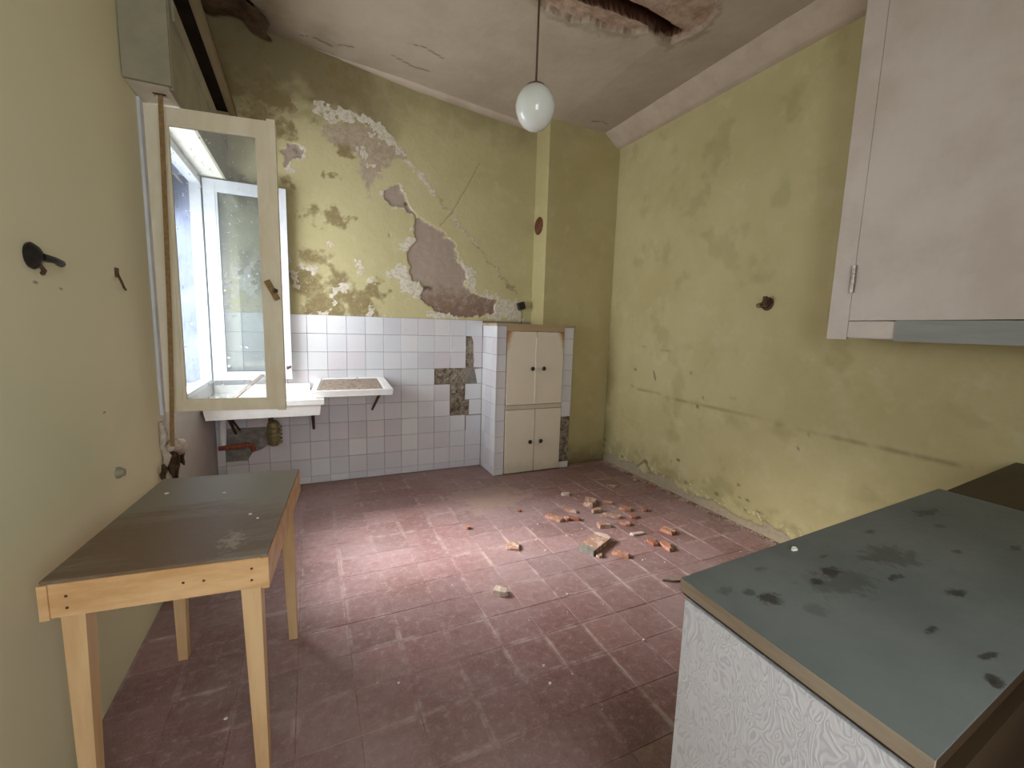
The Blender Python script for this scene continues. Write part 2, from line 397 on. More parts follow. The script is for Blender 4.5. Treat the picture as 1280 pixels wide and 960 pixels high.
def mat_curtain():
    N = NT('sheer_curtain'); t = N.t
    tr = N.n('ShaderNodeBsdfTransparent'); tl = N.n('ShaderNodeBsdfTranslucent'); df = N.n('ShaderNodeBsdfDiffuse')
    tl.inputs[0].default_value = (.16, .18, .26, 1); df.inputs[0].default_value = (.20, .22, .30, 1)
    a = N.n('ShaderNodeMixShader'); b = N.n('ShaderNodeMixShader'); a.inputs[0].default_value = .4
    t.links.new(tl.outputs[0], a.inputs[1]); t.links.new(df.outputs[0], a.inputs[2])
    fac = N.ramp(N.noise(30, 4, .6, vec=N.scalev(N.pos(), (1, 1, .2))), [(.3, .12), (.7, .03)])
    t.links.new(fac, b.inputs[0]); t.links.new(tr.outputs[0], b.inputs[1]); t.links.new(a.outputs[0], b.inputs[2])
    t.links.new(b.outputs[0], N.out.inputs[0]); return N
M['curtain'] = mat_curtain()
def mat_laminate():
    N = NT('worn_grey_laminate', .5, .4); n = N.noise(4, 5, .6); f = N.noise(60, 5, .7); p = N.pos(); f2_ = N.noise(38, 6, .7)
    c = N.mix(N.step(n, .3, .7), lin(96,104,102), lin(112,118,116))
    c = N.mix(N.math('MULTIPLY', N.step(f, .5, .7), .2), c, lin(122,130,128))
    spots = [(.823,.517,.030,.018,1),(.80,.549,.016,.01,.7),(.755,.573,.022,.014,.55),(1.036,.531,.035,.016,1),(.967,.522,.02,.012,.9),(1.02,.50,.09,.05,.5),(1.253,.523,.08,.05,.6),(1.207,.382,.03,.012,1),(1.01,.342,.02,.008,1),(1.015,.271,.025,.007,1),(.953,.246,.018,.007,1),(.946,.237,.02,.007,1),(1.359,.614,.03,.01,.8),(1.693,.626,.06,.02,.8),(1.152,.464,.025,.01,1),(1.62,.42,.03,.01,.8),(1.45,.47,.02,.01,.8),(1.1,.58,.02,.008,.7),(1.35,.3,.03,.008,.8),(.90,.60,.02,.01,.5),(1.6,.56,.02,.01,.6),(.87,.46,.03,.02,.4)]
    for x, y, a, b, s in spots:
        d = N.n('ShaderNodeVectorMath', operation='DISTANCE'); N.put(d.inputs[0], N.scalev(p, (1/a, 1/b, 0))); d.inputs[1].default_value = (x/a, y/b, 0)
        k = N.step(N.math('ADD', d.outputs['Value'], N.math('MULTIPLY', N.math('SUBTRACT', f2_, .5), 3.4)), 1.15, .45)
        c = N.mix(N.math('MULTIPLY', k, s*.8), c, lin(42, 38, 30))
    N.col(c).rough(N.ramp(f, [(0, .35), (1, .7)])).bump(f, .06, .003); return N
M['laminate'] = mat_laminate()
def mat_swirl():
    N = NT('swirl_patterned_panel', .5, .4)
    n = N.noise(19, 1.5, .5, vec=N.scalev(N.pos(), (1, 1.3, .65)), dist=1.0)
    s = N.math('SINE', N.math('MULTIPLY', n, 82)); k = N.step(s, .2, 1.0)
    c = N.mix(N.math('MULTIPLY', k, .6), lin(224,224,232), lin(190,191,204)); N.col(c).bump(s, .12, .002); return N
M['swirl'] = mat_swirl()
def mat_tabletop():
    N = NT('worn_linoleum_top', .42, .45); p = N.pos(); f = N.noise(50, 5, .7); n = N.noise(5, 6, .7, vec=N.scalev(p, (.5, 2, 1)))
    c = N.mix(f, lin(118,109,95), lin(140,130,114))
    d = N.n('ShaderNodeVectorMath', operation='DISTANCE'); N.put(d.inputs[0], N.scalev(p, (3.2, 4.2, 0))); d.inputs[1].default_value = (-.36*3.2, 1.48*4.2, 0)
    k = N.step(N.math('ADD', d.outputs['Value'], N.math('MULTIPLY', N.math('SUBTRACT', n, .5), 2.4)), 1.25, .6)
    c = N.mix(N.math('MULTIPLY', k, .8), c, lin(108,80,54))
    d2 = N.n('ShaderNodeVectorMath', operation='DISTANCE'); N.put(d2.inputs[0], N.scalev(p, (18, 9, 0))); d2.inputs[1].default_value = (-.215*18, 1.40*9, 0)
    k2 = N.step(N.math('ADD', d2.outputs['Value'], N.math('MULTIPLY', f, 2.2)), 1.75, 1.2)
    c = N.mix(N.math('MULTIPLY', k2, .7), c, lin(164,150,128))
    N.col(c).rough(N.ramp(f, [(0, .3), (1, .65)])); return N
M['tabletop'] = mat_tabletop()
def mat_rusty_door():
    N = NT('beige_paint_rust_corners', .5, .4); n = N.noise(5, 5, .6); p = N.xyz(N.pos())
    c = N.mix(n, lin(214,203,184), lin(224,214,196))
    ex = N.math('MINIMUM', N.math('SUBTRACT', p[0], 1.602), N.math('SUBTRACT', 2.173, p[0])); ez = N.math('SUBTRACT', 1.325, p[2])
    s = N.math('ADD', N.math('MULTIPLY', ex, 1.0), N.math('MULTIPLY', ez, .35)); s = N.math('ADD', s, N.math('MULTIPLY', N.noise(14, 4, .6), .05))
    c = N.mix(N.math('MULTIPLY', N.step(s, .105, .030), .95), c, lin(160,104,52))
    d = N.step(N.math('ADD', p[2], N.math('MULTIPLY', N.noise(8, 5, .7), .2)), .24, .12)
    c = N.mix(N.math('MULTIPLY', d, .3), c, lin(150,136,108)); N.col(c); return N
M['door'] = mat_rusty_door()

# ------------------------------------------------------------------ floor
bm = BM(); box(bm, (-1.03, YF-.15, -.12), (XR+.2, YB+.2, -.0022))
floor = struct(obj('floor', bm, M['grout']), 'red cement tile floor with pale dusty joints', 'floor')
bm = BM(); box(bm, (-.0992, -.0992, -.008), (.0992, .0992, 0))
bmesh.ops.bevel(bm, geom=[e for e in bm.edges if e.verts[0].co.z > -.001 and e.verts[1].co.z > -.001], offset=.0013, segments=1, affect='EDGES')
tile_me = bpy.data.meshes.new('floor_tile'); bm.to_mesh(tile_me); bm.free(); tile_me.materials.append(M['ftile'].m)
def cam_px(P):
    y, p, r = CAM_YAW, CAM_PITCH, CAM_ROLL
    f = Vector((math.sin(y)*math.cos(p), math.cos(y)*math.cos(p), math.sin(p))); ri = Vector((math.cos(y), -math.sin(y), 0)); u = ri.cross(f)
    a = ri*math.cos(r)+u*math.sin(r); b = -ri*math.sin(r)+u*math.cos(r)
    d = Vector(P)-Vector((0, 0, CAM_H)); z = d.dot(f)
    return (640+CAM_F*d.dot(a)/z, 480-CAM_F*d.dot(b)/z, z) if z > .05 else (-9999, -9999, z)
rng = random.Random(5)
cells = []
for i in range(-8, 10):
    for j in range(-9, 14):
        x, y = .82+.2*i+.0, 1.275+.2*j
        x0, x1, y0, y1 = max(x-.1, XL), min(x+.1, XR), max(y-.1, YF), min(y+.1, YB)
        if x1-x0 < .02 or y1-y0 < .02: continue
        u, v, z = cam_px((x, y, 0))
        vis = z > .3 and -60 < u < 1340 and -60 < v < 1040 and not (x > .95 and y < .95) and not (x > 2.05 and y > 3.7) and not (1.55 < x and y > 3.62)
        cells.append((vis, (y+.4 if z > 0 else 99), x, y, (x0, x1, y0, y1)))
cells.sort(key=lambda c: (not c[0], c[1]))
rest = BM()
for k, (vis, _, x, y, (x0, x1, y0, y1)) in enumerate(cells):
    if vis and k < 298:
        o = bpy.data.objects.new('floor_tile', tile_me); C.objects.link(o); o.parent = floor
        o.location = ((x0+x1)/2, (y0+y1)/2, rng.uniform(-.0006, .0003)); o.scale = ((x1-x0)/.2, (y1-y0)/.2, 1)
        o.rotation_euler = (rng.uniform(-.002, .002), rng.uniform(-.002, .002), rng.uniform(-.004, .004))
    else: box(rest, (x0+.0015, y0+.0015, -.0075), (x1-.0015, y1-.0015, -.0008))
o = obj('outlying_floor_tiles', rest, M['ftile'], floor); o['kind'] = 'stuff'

# ------------------------------------------------------------------ back wall, a fine relief
def build_back_wall():
    xs = np.arange(XL-.02, XBR+.03, .0095); zs = np.concatenate([np.arange(0, 1.40, .05), np.arange(1.40, 3.53, .0095)])
    X, Z = np.meshgrid(xs, zs, indexing='ij')
    wx = X+.13*fbm(X, Z, 11, 5, 1, .6); wz = Z+.13*fbm(X, Z, 11, 5, 2, .6)
    big = [(.85,2.27),(.91,2.27),(1.05,2.22),(1.11,2.15),(1.23,2.07),(1.22,1.96),(1.31,1.86),(1.31,1.70),(1.41,1.66),(1.64,1.59),(1.61,1.51),(1.46,1.46),(1.29,1.43),(1.12,1.46),(.96,1.52),(.86,1.61),(.91,1.68),(.83,1.76),(.80,1.84),(.79,1.94),(.84,2.03),(.85,2.14),(.84,2.22)]
    small = [(.60,2.42),(.70,2.51),(.77,2.45),(.79,2.38),(.83,2.34),(.86,2.26),(.80,2.29),(.75,2.35),(.67,2.34),(.61,2.37)]
    left = [(-.17,2.67),(-.09,2.69),(.0,2.67),(.0,2.61),(-.09,2.59),(-.09,2.52),(-.14,2.52),(-.15,2.60)]
    whites = [[(.74,2.04),(.79,2.11),(.83,2.05),(.82,1.98),(.76,1.97)], [(1.23,2.05),(1.26,1.99),(1.38,1.86),(1.44,1.71),(1.41,1.66),(1.32,1.70),(1.31,1.86),(1.22,1.96)], [(1.46,1.64),(1.56,1.67),(1.71,1.65),(1.85,1.61),(1.91,1.45),(1.64,1.42),(1.54,1.48),(1.64,1.59)], [(.70,1.86),(.80,1.80),(.90,1.70),(.86,1.62),(.72,1.68),(.64,1.78)], [(.98,1.50),(1.15,1.46),(1.3,1.43),(1.15,1.41),(.95,1.42)]]
    pink = [(.10,2.90),(.35,2.93),(.50,2.96),(.58,2.88),(.70,2.82),(.78,2.76),(.74,2.69),(.60,2.66),(.54,2.52),(.52,2.32),(.44,2.33),(.39,2.52),(.40,2.68),(.33,2.76),(.15,2.80)]
    crack1 = [(.13,2.98),(.37,2.99),(.54,2.96),(.66,2.83),(.78,2.73),(.91,2.62),(1.02,2.49),(1.17,2.35),(1.28,2.21),(1.42,2.09),(1.63,1.88),(1.84,1.66)]
    crack2 = [(1.43,2.81),(1.36,2.67),(1.23,2.44),(1.17,2.34),(1.07,2.23)]
    sdx = np.minimum(np.minimum(sd_poly(wx, wz, big), sd_poly(wx, wz, small)), sd_poly(wx, wz, left))
    sdx = np.minimum(sdx, np.hypot(wx-.63, wz-2.09)-.012)
    ex = ss(sdx, .006, -.006)
    n1 = fbm(X, Z, 14, 5, 3, .65); n2 = fbm(X, Z, 5, 5, 4, .6); n3 = fbm(X, Z, 30, 4, 5, .6)
    ch = np.zeros_like(X)
    for P in whites: ch = np.maximum(ch, ss(sd_poly(wx, wz, P)+.12*n1, .015, -.02))
    rim = ss(np.abs(sdx-.010)+.08*n1, .022, .004)*ss(n2+.5*n1, -.02, .14); ch = np.maximum(ch, rim*.9)
    c1 = d_line(wx, wz, crack1); width = .048*np.clip((1.25-X)/.8, .08, 1)+.004
    ch = np.maximum(ch, ss(c1+.10*n1-width, .016, -.016)*ss(n2+.6*n1, -.22, -.02)*.9)
    ch = np.maximum(ch, ss(n1+.7*n3, .12, .30)*ss(sd_poly(X, Z, pink), .12, -.10)*.85)
    # flaking lower left part above the tiles
    low = ss(1.98-.22*np.clip(X-.1, 0, 2)-Z+.5*n2, -.05, .22)*ss(.98-X, 0, .3)
    ch = np.maximum(ch, low*np.maximum(ss(fbm(X, Z, 7, 5, 31, .65)+.25*n1, .07, .15)*.9, ss(np.abs(n1+.5*n3+.03), .04, .01)*.5))
    blobs = [(-.15,2.77,.13),(-.13,2.40,.13),(.02,2.20,.11),(.16,2.54,.06),(.20,2.20,.07),(-.03,1.68,.18),(.23,1.63,.16),(.49,1.67,.10),(.13,1.47,.20),(.31,2.70,.08),(.07,1.86,.16),(-.30,1.7,.2),(-.4,2.3,.2),(-.3,2.85,.22),(.40,1.5,.12),(1.0,1.71,.05)]
    mo = np.zeros_like(X)
    for bx, bz, br in blobs: mo = np.maximum(mo, ss(np.hypot(X-bx, Z-bz)+.30*n2+.22*n1, br*1.25, br*.2)*.8)
    mo = np.maximum(mo, ss(n1*1.3+n2, .06, .2)*ss(Z, 2.75, 2.98)*ss(.75-X, 0, .5)*.85)
    mv = ss(sd_poly(wx, wz, pink)+.22*n2, .03, -.06)*.75
    dk = ss(Z-2.88+.32*np.clip(X+.2, -.2, 2)*.55+.6*n2, -.05, .28)*ss(1.1-X+.6*n2, 0, .9)  # darker top and top-left corner: mould plus shade put into the colour
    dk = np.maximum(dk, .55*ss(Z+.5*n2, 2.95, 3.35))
    cr = ss(d_line(X+.05*n1, Z+.05*n1, crack2), .005, .001)*.6
    cr = np.maximum(cr, ss(np.abs(c1-.003+.012*n1), .005, .001)*ss(X, .9, 1.2)*.55)
    cr = np.maximum(cr, ss(np.hypot(X-.775, Z-2.375), .022, .008))
    cr = np.maximum(cr, ss(np.hypot((X-.98)/2.2, Z-1.685), .030, .012)*ss(n1, -.15, .05))
    cr = np.maximum(cr, ss(sd_poly(wx, wz, left), 0, -.02)*ss(n1, .05, .2)*.5)
    mt = ss(1.412-Z, -.003, .003)
    Y = YB+.009*ex+.004*ex*n1-.0015*ch+.003*cr+.004*n2
    V = np.stack([X, Y, Z], -1)
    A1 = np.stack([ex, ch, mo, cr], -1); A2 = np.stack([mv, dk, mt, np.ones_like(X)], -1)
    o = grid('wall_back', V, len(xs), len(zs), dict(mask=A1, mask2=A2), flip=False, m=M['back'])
    return struct(o, 'damp stained green back wall with peeled plaster above white tiles', 'wall')
wall_back = build_back_wall()
bm = BM(); box(bm, (XL-.35, YB+.05, -.1), (XR+.2, YB+.25, 3.6)); obj('masonry', bm, M['mortar'], wall_back)

# chimney breast and right wall
bm = BM(); box(bm, (XBR, YBR, 0), (XR+.05, YB+.06, 3.24))
struct(obj('wall_breast', bm, M['green'], bevel=.006), 'green chimney breast in the far right corner', 'wall')
def build_right_wall():
    ys = np.arange(YF-.02, YBR+.02, .013); zs = np.concatenate([np.arange(-.01, .5, .009), np.arange(.5, 3.24, .02)])
    Y, Z = np.meshgrid(ys, zs, indexing='ij')
    n1 = fbm(Y, Z, 14, 5, 11, .65); n2 = fbm(Y, Z, 4, 5, 12, .6); n3 = fbm(Y, Z, 40, 3, 13)
    h = .075+.16*n2+.08*np.clip(2.4-np.abs(Y-2.2)*3, 0, 1)*0
    ex = ss(h+.10*n1-Z, -.008, .012)
    mo = ss(.30+.5*n2-Z, 0, .15)*.6*ss(n1, -.2, .15); mo = np.maximum(mo, .35*ss(n2, .1, .25))
    mo = np.maximum(mo, ss(Y, 3.45, 3.68)*.9*ss(1.4-Z+.3*n1, 0, .6)*ss(n2, -.3, .1))
    ch = ss(np.abs(n1+.3*n3), .03, .01)*ss(.22-Z, 0, .1)*.9
    for y, z, ry, rz in [(2.45,.98,.30,.10),(2.98,1.0,.05,.06),(2.6,1.45,.14,.12),(3.35,1.55,.2,.25)]:
        ch = np.maximum(ch, .40*ss(np.hypot((Y-y)/ry, (Z-z)/rz)+1.2*n2, 1.0, .7))
    tr = [(3.30,.835),(3.18,.82),(2.6,.805),(1.5,.786),(.9,.775)]
    dl = d_line(Y, Z+.02*n2, tr)
    cr = ss(dl, .010, .002)*.45*ss(n1, -.35, .1)
    cr = np.maximum(cr, ss(d_line(Y, Z, [(3.19,1.22),(2.9,1.2),(2.72,1.19)]), .006, .002)*.25)
    for y, z, r in [(3.068,1.15,.012),(3.255,1.005,.012),(2.594,1.038,.016),(2.454,.864,.018),(2.51,.791,.013),(2.403,.744,.018),(2.391,.784,.012),(2.192,.896,.016),(1.643,.763,.018),(1.704,.781,.010),(1.69,.656,.008),(2.08,.287,.013),(1.993,.201,.026),(2.007,.128,.024),(2.068,.201,.012),(2.744,.256,.016),(2.658,.355,.016),(3.469,.156,.024),(3.377,.123,.028),(3.665,.224,.04),(3.655,.15,.03),(3.032,.17,.05),(2.55,.14,.05),(2.25,.15,.045),(1.9,.15,.03),(2.9,.9,.006),(2.66,.30,.01)]:
        cr = np.maximum(cr, ss(np.hypot(Y-y, (Z-z)*1.5)+.05*n3+.05*n1, r*.8, r*.1)*.75)
    cr = np.maximum(cr, ss(d_line(Y, Z, [(3.02,1.01),(2.985,.93)]), .010, .003))
    cr = np.maximum(cr, ss(d_line(Y, Z, [(3.15,.09),(3.05,.175),(2.96,.09)])+.02*n1, .014, .004)*.7)
    X = XR+.012*ex+.006*ex*n1+.004*n2+.003*ss(dl, .012, .002)
    V = np.stack([X, Y, Z], -1)
    o = grid('wall_right', V, len(ys), len(zs), dict(mask=np.stack([ex, ch, mo, cr], -1)), flip=False, m=M['right'])
    return struct(o, 'long green right wall crumbling along its foot', 'wall')
wall_right = build_right_wall()
bm = BM(); box(bm, (XR+.04, YF-.15, -.1), (XR+.2, YB+.06, 3.6)); obj('masonry', bm, M['mortar'], wall_right)

# ceiling with the two broken places
def build_ceiling():
    xs = np.concatenate([np.arange(XL-.02, 1.08, .014), np.arange(1.08, 2.36, .006), np.arange(2.36, XR+.03, .014)]); ys = np.concatenate([np.arange(YF-.02, 2.1, .02), np.arange(2.1, 2.72, .006), np.arange(2.72, YB+.05, .014)])
    X, Y = np.meshgrid(xs, ys, indexing='ij'); Zc = ceil_z(X)
    n1 = fbm(X, Y, 11, 5, 21, .6); n2 = fbm(X, Y, 4, 5, 22, .6)
    wx, wy = X+.10*n1, Y+.10*fbm(X, Y, 11, 5, 23, .6)
    k = lambda P: [(x*((ceil_z(x)-CAM_H)/(3.25-CAM_H)), y*((ceil_z(x)-CAM_H)/(3.25-CAM_H))) for x, y in P]
    hole = k([(1.16,2.50),(1.35,2.58),(1.53,2.565),(1.72,2.56),(1.93,2.515),(2.05,2.46),(2.22,2.475),(2.265,2.40),(2.285,2.30),(2.255,2.16),(2.16,2.05),(1.95,1.86),(1.6,1.8),(1.3,1.95),(1.12,2.2)])
    chan = k([(1.2,2.44),(1.453,2.445),(1.9,2.435),(2.20,2.455),(2.225,2.375),(1.9,2.335),(1.453,2.325),(1.2,2.33)])
    corner = [(-.66,4.0),(-.24,3.96),(-.23,3.90),(-.27,3.72),(-.35,3.55),(-.45,3.35),(-.66,3.2)]
    s1 = sd_poly(wx, wy, hole); s2 = sd_poly(X, Y, chan); s3 = sd_poly(wx, wy, corner)
    ex = ss(s1, .004, -.004); dk = ss(s2+.02*n1, .005, -.005); c3 = ss(s3, .008, -.008)
    st = ss(-.1-X+Y-3.5+.8*n2, -.2, .4)*.8
    st = np.maximum(st, .5*ss(np.abs(s1-.02)+.1*n1, .04, .0))
    cr = np.zeros_like(X)
    for P in [[(.70,3.45),(.80,3.42),(.95,3.46)], [(.62,3.66),(.78,3.70),(.90,3.68)], [(2.35,3.55),(2.44,3.52),(2.5,3.54)], [(.0,3.83),(.1,3.80),(.2,3.82)], [(.25,3.78),(.35,3.74)]]:
        cr = np.maximum(cr, ss(d_line(X+.02*n1, Y+.02*n1, P)+.015*n1, .010, .003)*.8)
    Z = Zc+.028*ex+.012*ex*n1+.12*dk+.10*c3+.01*n2
    V = np.stack([X, Y, Z], -1)
    o = grid('ceiling', V, len(xs), len(ys), dict(mask=np.stack([ex, np.maximum(ss(s2+.02*n1, .012, .004), c3), cr, st], -1)), flip=True, m=M['ceil'])
    return struct(o, 'sagging grey white plaster ceiling with broken patches', 'ceiling')
ceiling = build_ceiling()
bm = BM(); box(bm, (XL-.4, YF-.2, 3.66), (XR+.2, YB+.25, 3.76)); obj('floor_above', bm, M['mortar'], ceiling)
# old joist showing in the channel, broken hollow bricks along its sides
bm = BM(); hexa(bm, [(1.15,2.46,3.385),(2.20,2.40,3.345),(2.20,2.45,3.345),(1.15,2.51,3.385)], [(1.15,2.46,3.44),(2.20,2.40,3.41),(2.20,2.45,3.41),(1.15,2.51,3.44)])
obj('joist', bm, M['beam'], ceiling, bevel=.004)
rng = random.Random(3)
def shard(L, W, H, seed, n=9):
    r = random.Random(seed); bm = BM(); P = []
    for k in range(n):
        a = 2*math.pi*k/n+r.uniform(-.2, .2); q = (abs(math.cos(a))**4+abs(math.sin(a))**4)**-.25
        P.append((L/2*math.cos(a)*q*r.uniform(.78, 1.02), W/2*math.sin(a)*q*r.uniform(.72, 1.04)))
    b = [bm.verts.new((x*r.uniform(.9, 1.06), y*r.uniform(.9, 1.06), 0)) for x, y in P]
    t = [bm.verts.new((x*r.uniform(.80, 1), y*r.uniform(.80, 1), H*r.uniform(.72, 1.1))) for x, y in P]
    bm.faces.new(b[::-1]); bm.faces.new(t)
    for i in range(n): bm.faces.new((b[i], b[(i+1) % n], t[(i+1) % n], t[i]))
    bmesh.ops.triangulate(bm, faces=[f for f in bm.faces if len(f.verts) > 4])
    return bm
# hanging flap of plaster in the back left corner of the ceiling
bm = BM(); NU = 14
rows = []
for i in range(NU+1):
    t = i/NU; x = -.60+.39*t; y = 3.88-.05*math.sin(t*3.1)
    w = .26-.10*t; z = 3.425-.075*t*t-.02*math.sin(t*9)
    rows.append([bm.verts.new((x+.02*math.sin(j*2+i), y-w*j/4, z+.012*j-.03*math.sin(j/4*math.pi)*(1-t))) for j in range(5)])
for a, b in zip(rows[:-1], rows[1:]):
    for j in range(4): bm.faces.new((a[j], b[j], b[j+1], a[j+1]))
r_ = bmesh.ops.extrude_face_region(bm, geom=bm.faces[:]); bmesh.ops.translate(bm, verts=[v for v in r_['geom'] if isinstance(v, bmesh.types.BMVert)], vec=(0, 0, .012))
obj('plaster_flap', bm, M['flap'], ceiling, smooth='auto')

# cornice on the right wall, cove on the back wall
bm = BM()
prof_ = [(2.60, 3.25), (2.602, 3.205), (2.612, 3.196), (2.728, 3.108), (2.745, 3.098), (XR+.02, 3.092), (XR+.02, 3.25)]
ra = [bm.verts.new((x, YF, z)) for x, z in prof_]; rb = [bm.verts.new((x, YBR+.01, z)) for x, z in prof_]
bm.faces.new(ra); bm.faces.new(rb[::-1])
for i in range(7): bm.faces.new((ra[i], rb[i], rb[(i+1) % 7], ra[(i+1) % 7]))
struct(obj('trim_1', bm, M['cornice'], smooth='auto'), 'plain sloping cornice along the top of the right wall', 'cornice')
bm = BM()
rows = []
for i in range(13):
    x = .05+1.97*i/12; z = float(ceil_z(x))
    kk = min(1, .05+i/5); rows.append([bm.verts.new((x, YB-.045*kk*(1-math.sin(a)), z+.004-.05*kk*(1-math.cos(a)))) for a in [k*math.pi/10 for k in range(6)]]+[bm.verts.new((x, YB+.01, z+.01))])
for a, b in zip(rows[:-1], rows[1:]):
    for j in range(7): bm.faces.new((a[j], b[j], b[(j+1) % 7], a[(j+1) % 7]))
struct(obj('trim_2', bm, M['cornice'], smooth='auto'), 'thin plaster cove where back wall meets ceiling', 'cornice')

# left wall with its window opening, unseen front wall with an opening added for fill daylight
WY0, WY1, WZ0, WZ1 = 2.655, 3.90, .885, 2.345
bm = BM(); TL = XL-.2
for lo, hi in (((TL, YF-.15, -.1), (XL, WY0, 3.6)), ((TL, WY1, -.1), (XL, YB+.05, 3.6)), ((TL, WY0, -.1), (XL, WY1, WZ0)), ((TL, WY0, WZ1), (XL, WY1, 3.6))): box(bm, lo, hi)
bmesh.ops.remove_doubles(bm, verts=bm.verts, dist=1e-4)
wall_left = struct(obj('wall_left', bm, M['left']), 'green left wall around the open casement window', 'wall')
bm = BM()
for lo, hi in (((XL-.35, YF-.15, -.1), (-0.4, YF, 3.6)), ((0.7, YF-.15, -.1), (XR+.2, YF, 3.6)), ((-0.4, YF-.15, -.1), (0.7, YF, 1.05)), ((-0.4, YF-.15, 2.15), (0.7, YF, 3.6))): box(bm, lo, hi)
struct(obj('wall_front', bm, M['hall']), 'front wall with an opening added for fill daylight behind the viewer', 'wall')
# ------------------------------------------------------------------ window
win = bpy.data.objects.new('window_1', None); C.objects.link(win); win.location = (XL, 3.27, WZ0)
struct(win, 'casement window with both white sashes swung into the room', 'window')
bm = BM(); xa, xb = -.735, -.668
for lo, hi in (((xa, WY0-.01, WZ0-.0), (xb, WY0+.05, WZ1)), ((xa, WY1-.05, WZ0), (xb, WY1+.01, WZ1)), ((xa, WY0+.05, WZ1-.05), (xb, WY1-.05, WZ1)), ((xa, WY0+.05, WZ0), (xb, WY1-.05, WZ0+.03))): box(bm, lo, hi)
obj('outer_frame', bm, M['coolwhite'], win, bevel=.004)
bm = BM(); box(bm, (-.99, WY0, WZ0-.04), (-.735, WY1, WZ0+.008)); obj('sill', bm, M['cement'], win, bevel=.004)
bm = BM()
for lo, hi in (((-.88, WY0-.002, WZ0), (-.735, WY0+.012, WZ1)), ((-.88, WY1-.012, WZ0), (-.735, WY1+.002, WZ1)), ((-.88, WY0+.012, WZ1-.012), (-.735, WY1-.012, WZ1+.002))): box(bm, lo, hi)
obj('reveal', bm, M['reveal'], win)
def sash(hx, hy, fx, fy, z0, z1, m, st=.075, meet=.03, rail=.05, top=.07, th=.04, toward=-1, astr=True, lst=None):
    a = Vector((hx, hy, 0)); b = Vector((fx, fy, 0)); d = (b-a); L = d.length; d.normalize(); nrm = Vector((d.y, -d.x, 0))
    if nrm.y*toward < 0: nrm = -nrm
    R = Matrix((d, -nrm, Vector((0, 0, 1)))).transposed()
    lst = lst or st
    def piece(bm, s0, s1, za, zb, t0=-th/2, t1=th/2):
        c = a+d*(s0+s1)/2+nrm*(t0+t1)/2+Vector((0, 0, (za+zb)/2)); obox(bm, c, (s1-s0, abs(t1-t0), zb-za), R)
    bm = BM()
    piece(bm, 0, lst, z0, z1); piece(bm, L-st, L, z0, z1); piece(bm, lst, L-st, z1-top, z1, -th/2+.002, th/2-.002); piece(bm, lst, L-st, z0, z0+rail, -th/2+.002, th/2-.002)
    o = obj('sash', bm, m, win, bevel=.003)
    bm = BM(); piece(bm, lst-.008, L-st+.008, z0+rail-.008, z1-top+.008, -.003, .002)
    obj('pane', bm, M['glass'], o)
    bm = BM()
    for q in ((lst, lst+.014, z0+rail, z1-top), (L-st-.014, L-st, z0+rail, z1-top), (lst+.014, L-st-.014, z1-top-.014, z1-top), (lst+.014, L-st-.014, z0+rail, z0+rail+.012)): piece(bm, *q, .004, .016)
    obj('glazing_bead', bm, m, o)
    if astr:
        bm = BM(); piece(bm, L-.034, L+.004, z0-.004, z1+.006, th/2-.004, th/2+.012); obj('cover_strip', bm, m, o, bevel=.003)
    return o, a, d, nrm, L, R
near, a, d, nrm, L, R = sash(-.686, 2.712, -.128, 2.640, .893, 2.338, M['cream'], lst=.098, toward=-1)
for (u, z, nm) in ((.035, 2.12, 'hinge'), (.035, 1.05, 'hinge')):
    pass
bm = BM(); c = a+d*(L-.035)+nrm*.045+Vector((0, 0, 1.517)); Rk = R@Matrix.Rotation(math.radians(-26), 3, 'Y')
obox(bm, c, (.026, .02, .105), Rk); obj('handle', bm, M['strap'], near, bevel=.004)
bm = BM(); tube(bm, [a+d*(L-.022)+nrm*.03+Vector((0, 0, 1.515)), a+d*(L-.022)+nrm*.055+Vector((0, 0, 1.515))], .012, 10); obj('handle_boss', bm, M['iron'], near)
far, a2, d2, nrm2, L2, R2 = sash(-.655, 3.868, -.135, 3.872, .905, 2.335, M['coolwhite'], st=.07, toward=-1, astr=False)
bm = BM(); tube(bm, [a2+d2*(L2-.03)+nrm2*.02+Vector((0, 0, 1.0)), a2+d2*(L2-.03)+nrm2*.05+Vector((0, 0, .99)), a2+d2*(L2-.005)+nrm2*.055+Vector((0, 0, 1.01))], .008, 8); obj('catch', bm, M['iron'], far)
# outer roller shutter let down a little: each slat a piece
for k in range(6):
    bm = BM(); z = 2.345-.045*(k+1); box(bm, (-.87, WY0+.01, z+.002), (-.855, WY1-.01, z+.043)); obj('shutter_slat', bm, M['slat'], win, bevel=.004)
# sheer curtain
bm = BM(); nu, nv = 120, 16; rows = []
for i in range(nu+1):
    y = 3.43+(WY1-.02-3.43)*i/nu
    rows.append([])
    for j in range(nv+1):
        t = j/nv; z = 2.27-(2.27-.93)*t
        xx = -.83+.016*(.4+.6*t)*math.sin(y*88+2*math.sin(y*9))+.010*math.sin(y*31+t*2)
        rows[-1].append(bm.verts.new((xx+.065, y, z)))
for a_, b_ in zip(rows[:-1], rows[1:]):
    for j in range(nv): bm.faces.new((a_[j], b_[j], b_[j+1], a_[j+1]))
cur = obj('curtain', bm, M['curtain'], None, smooth=True, loc=(-.765, 3.28, .93))
tag(cur, 'bluish lilac curtain gathered at the far side of the window opening', 'curtain')
bm = BM(); tube(bm, [(-.765, WY0-.005, 2.275), (-.765, WY1+.005, 2.275)], .008, 8); o = obj('curtain_rod', bm, M['steel'], None, loc=(-.765, 3.28, 2.275)); tag(o, 'thin metal rod carrying the bluish curtain', 'curtain rod')

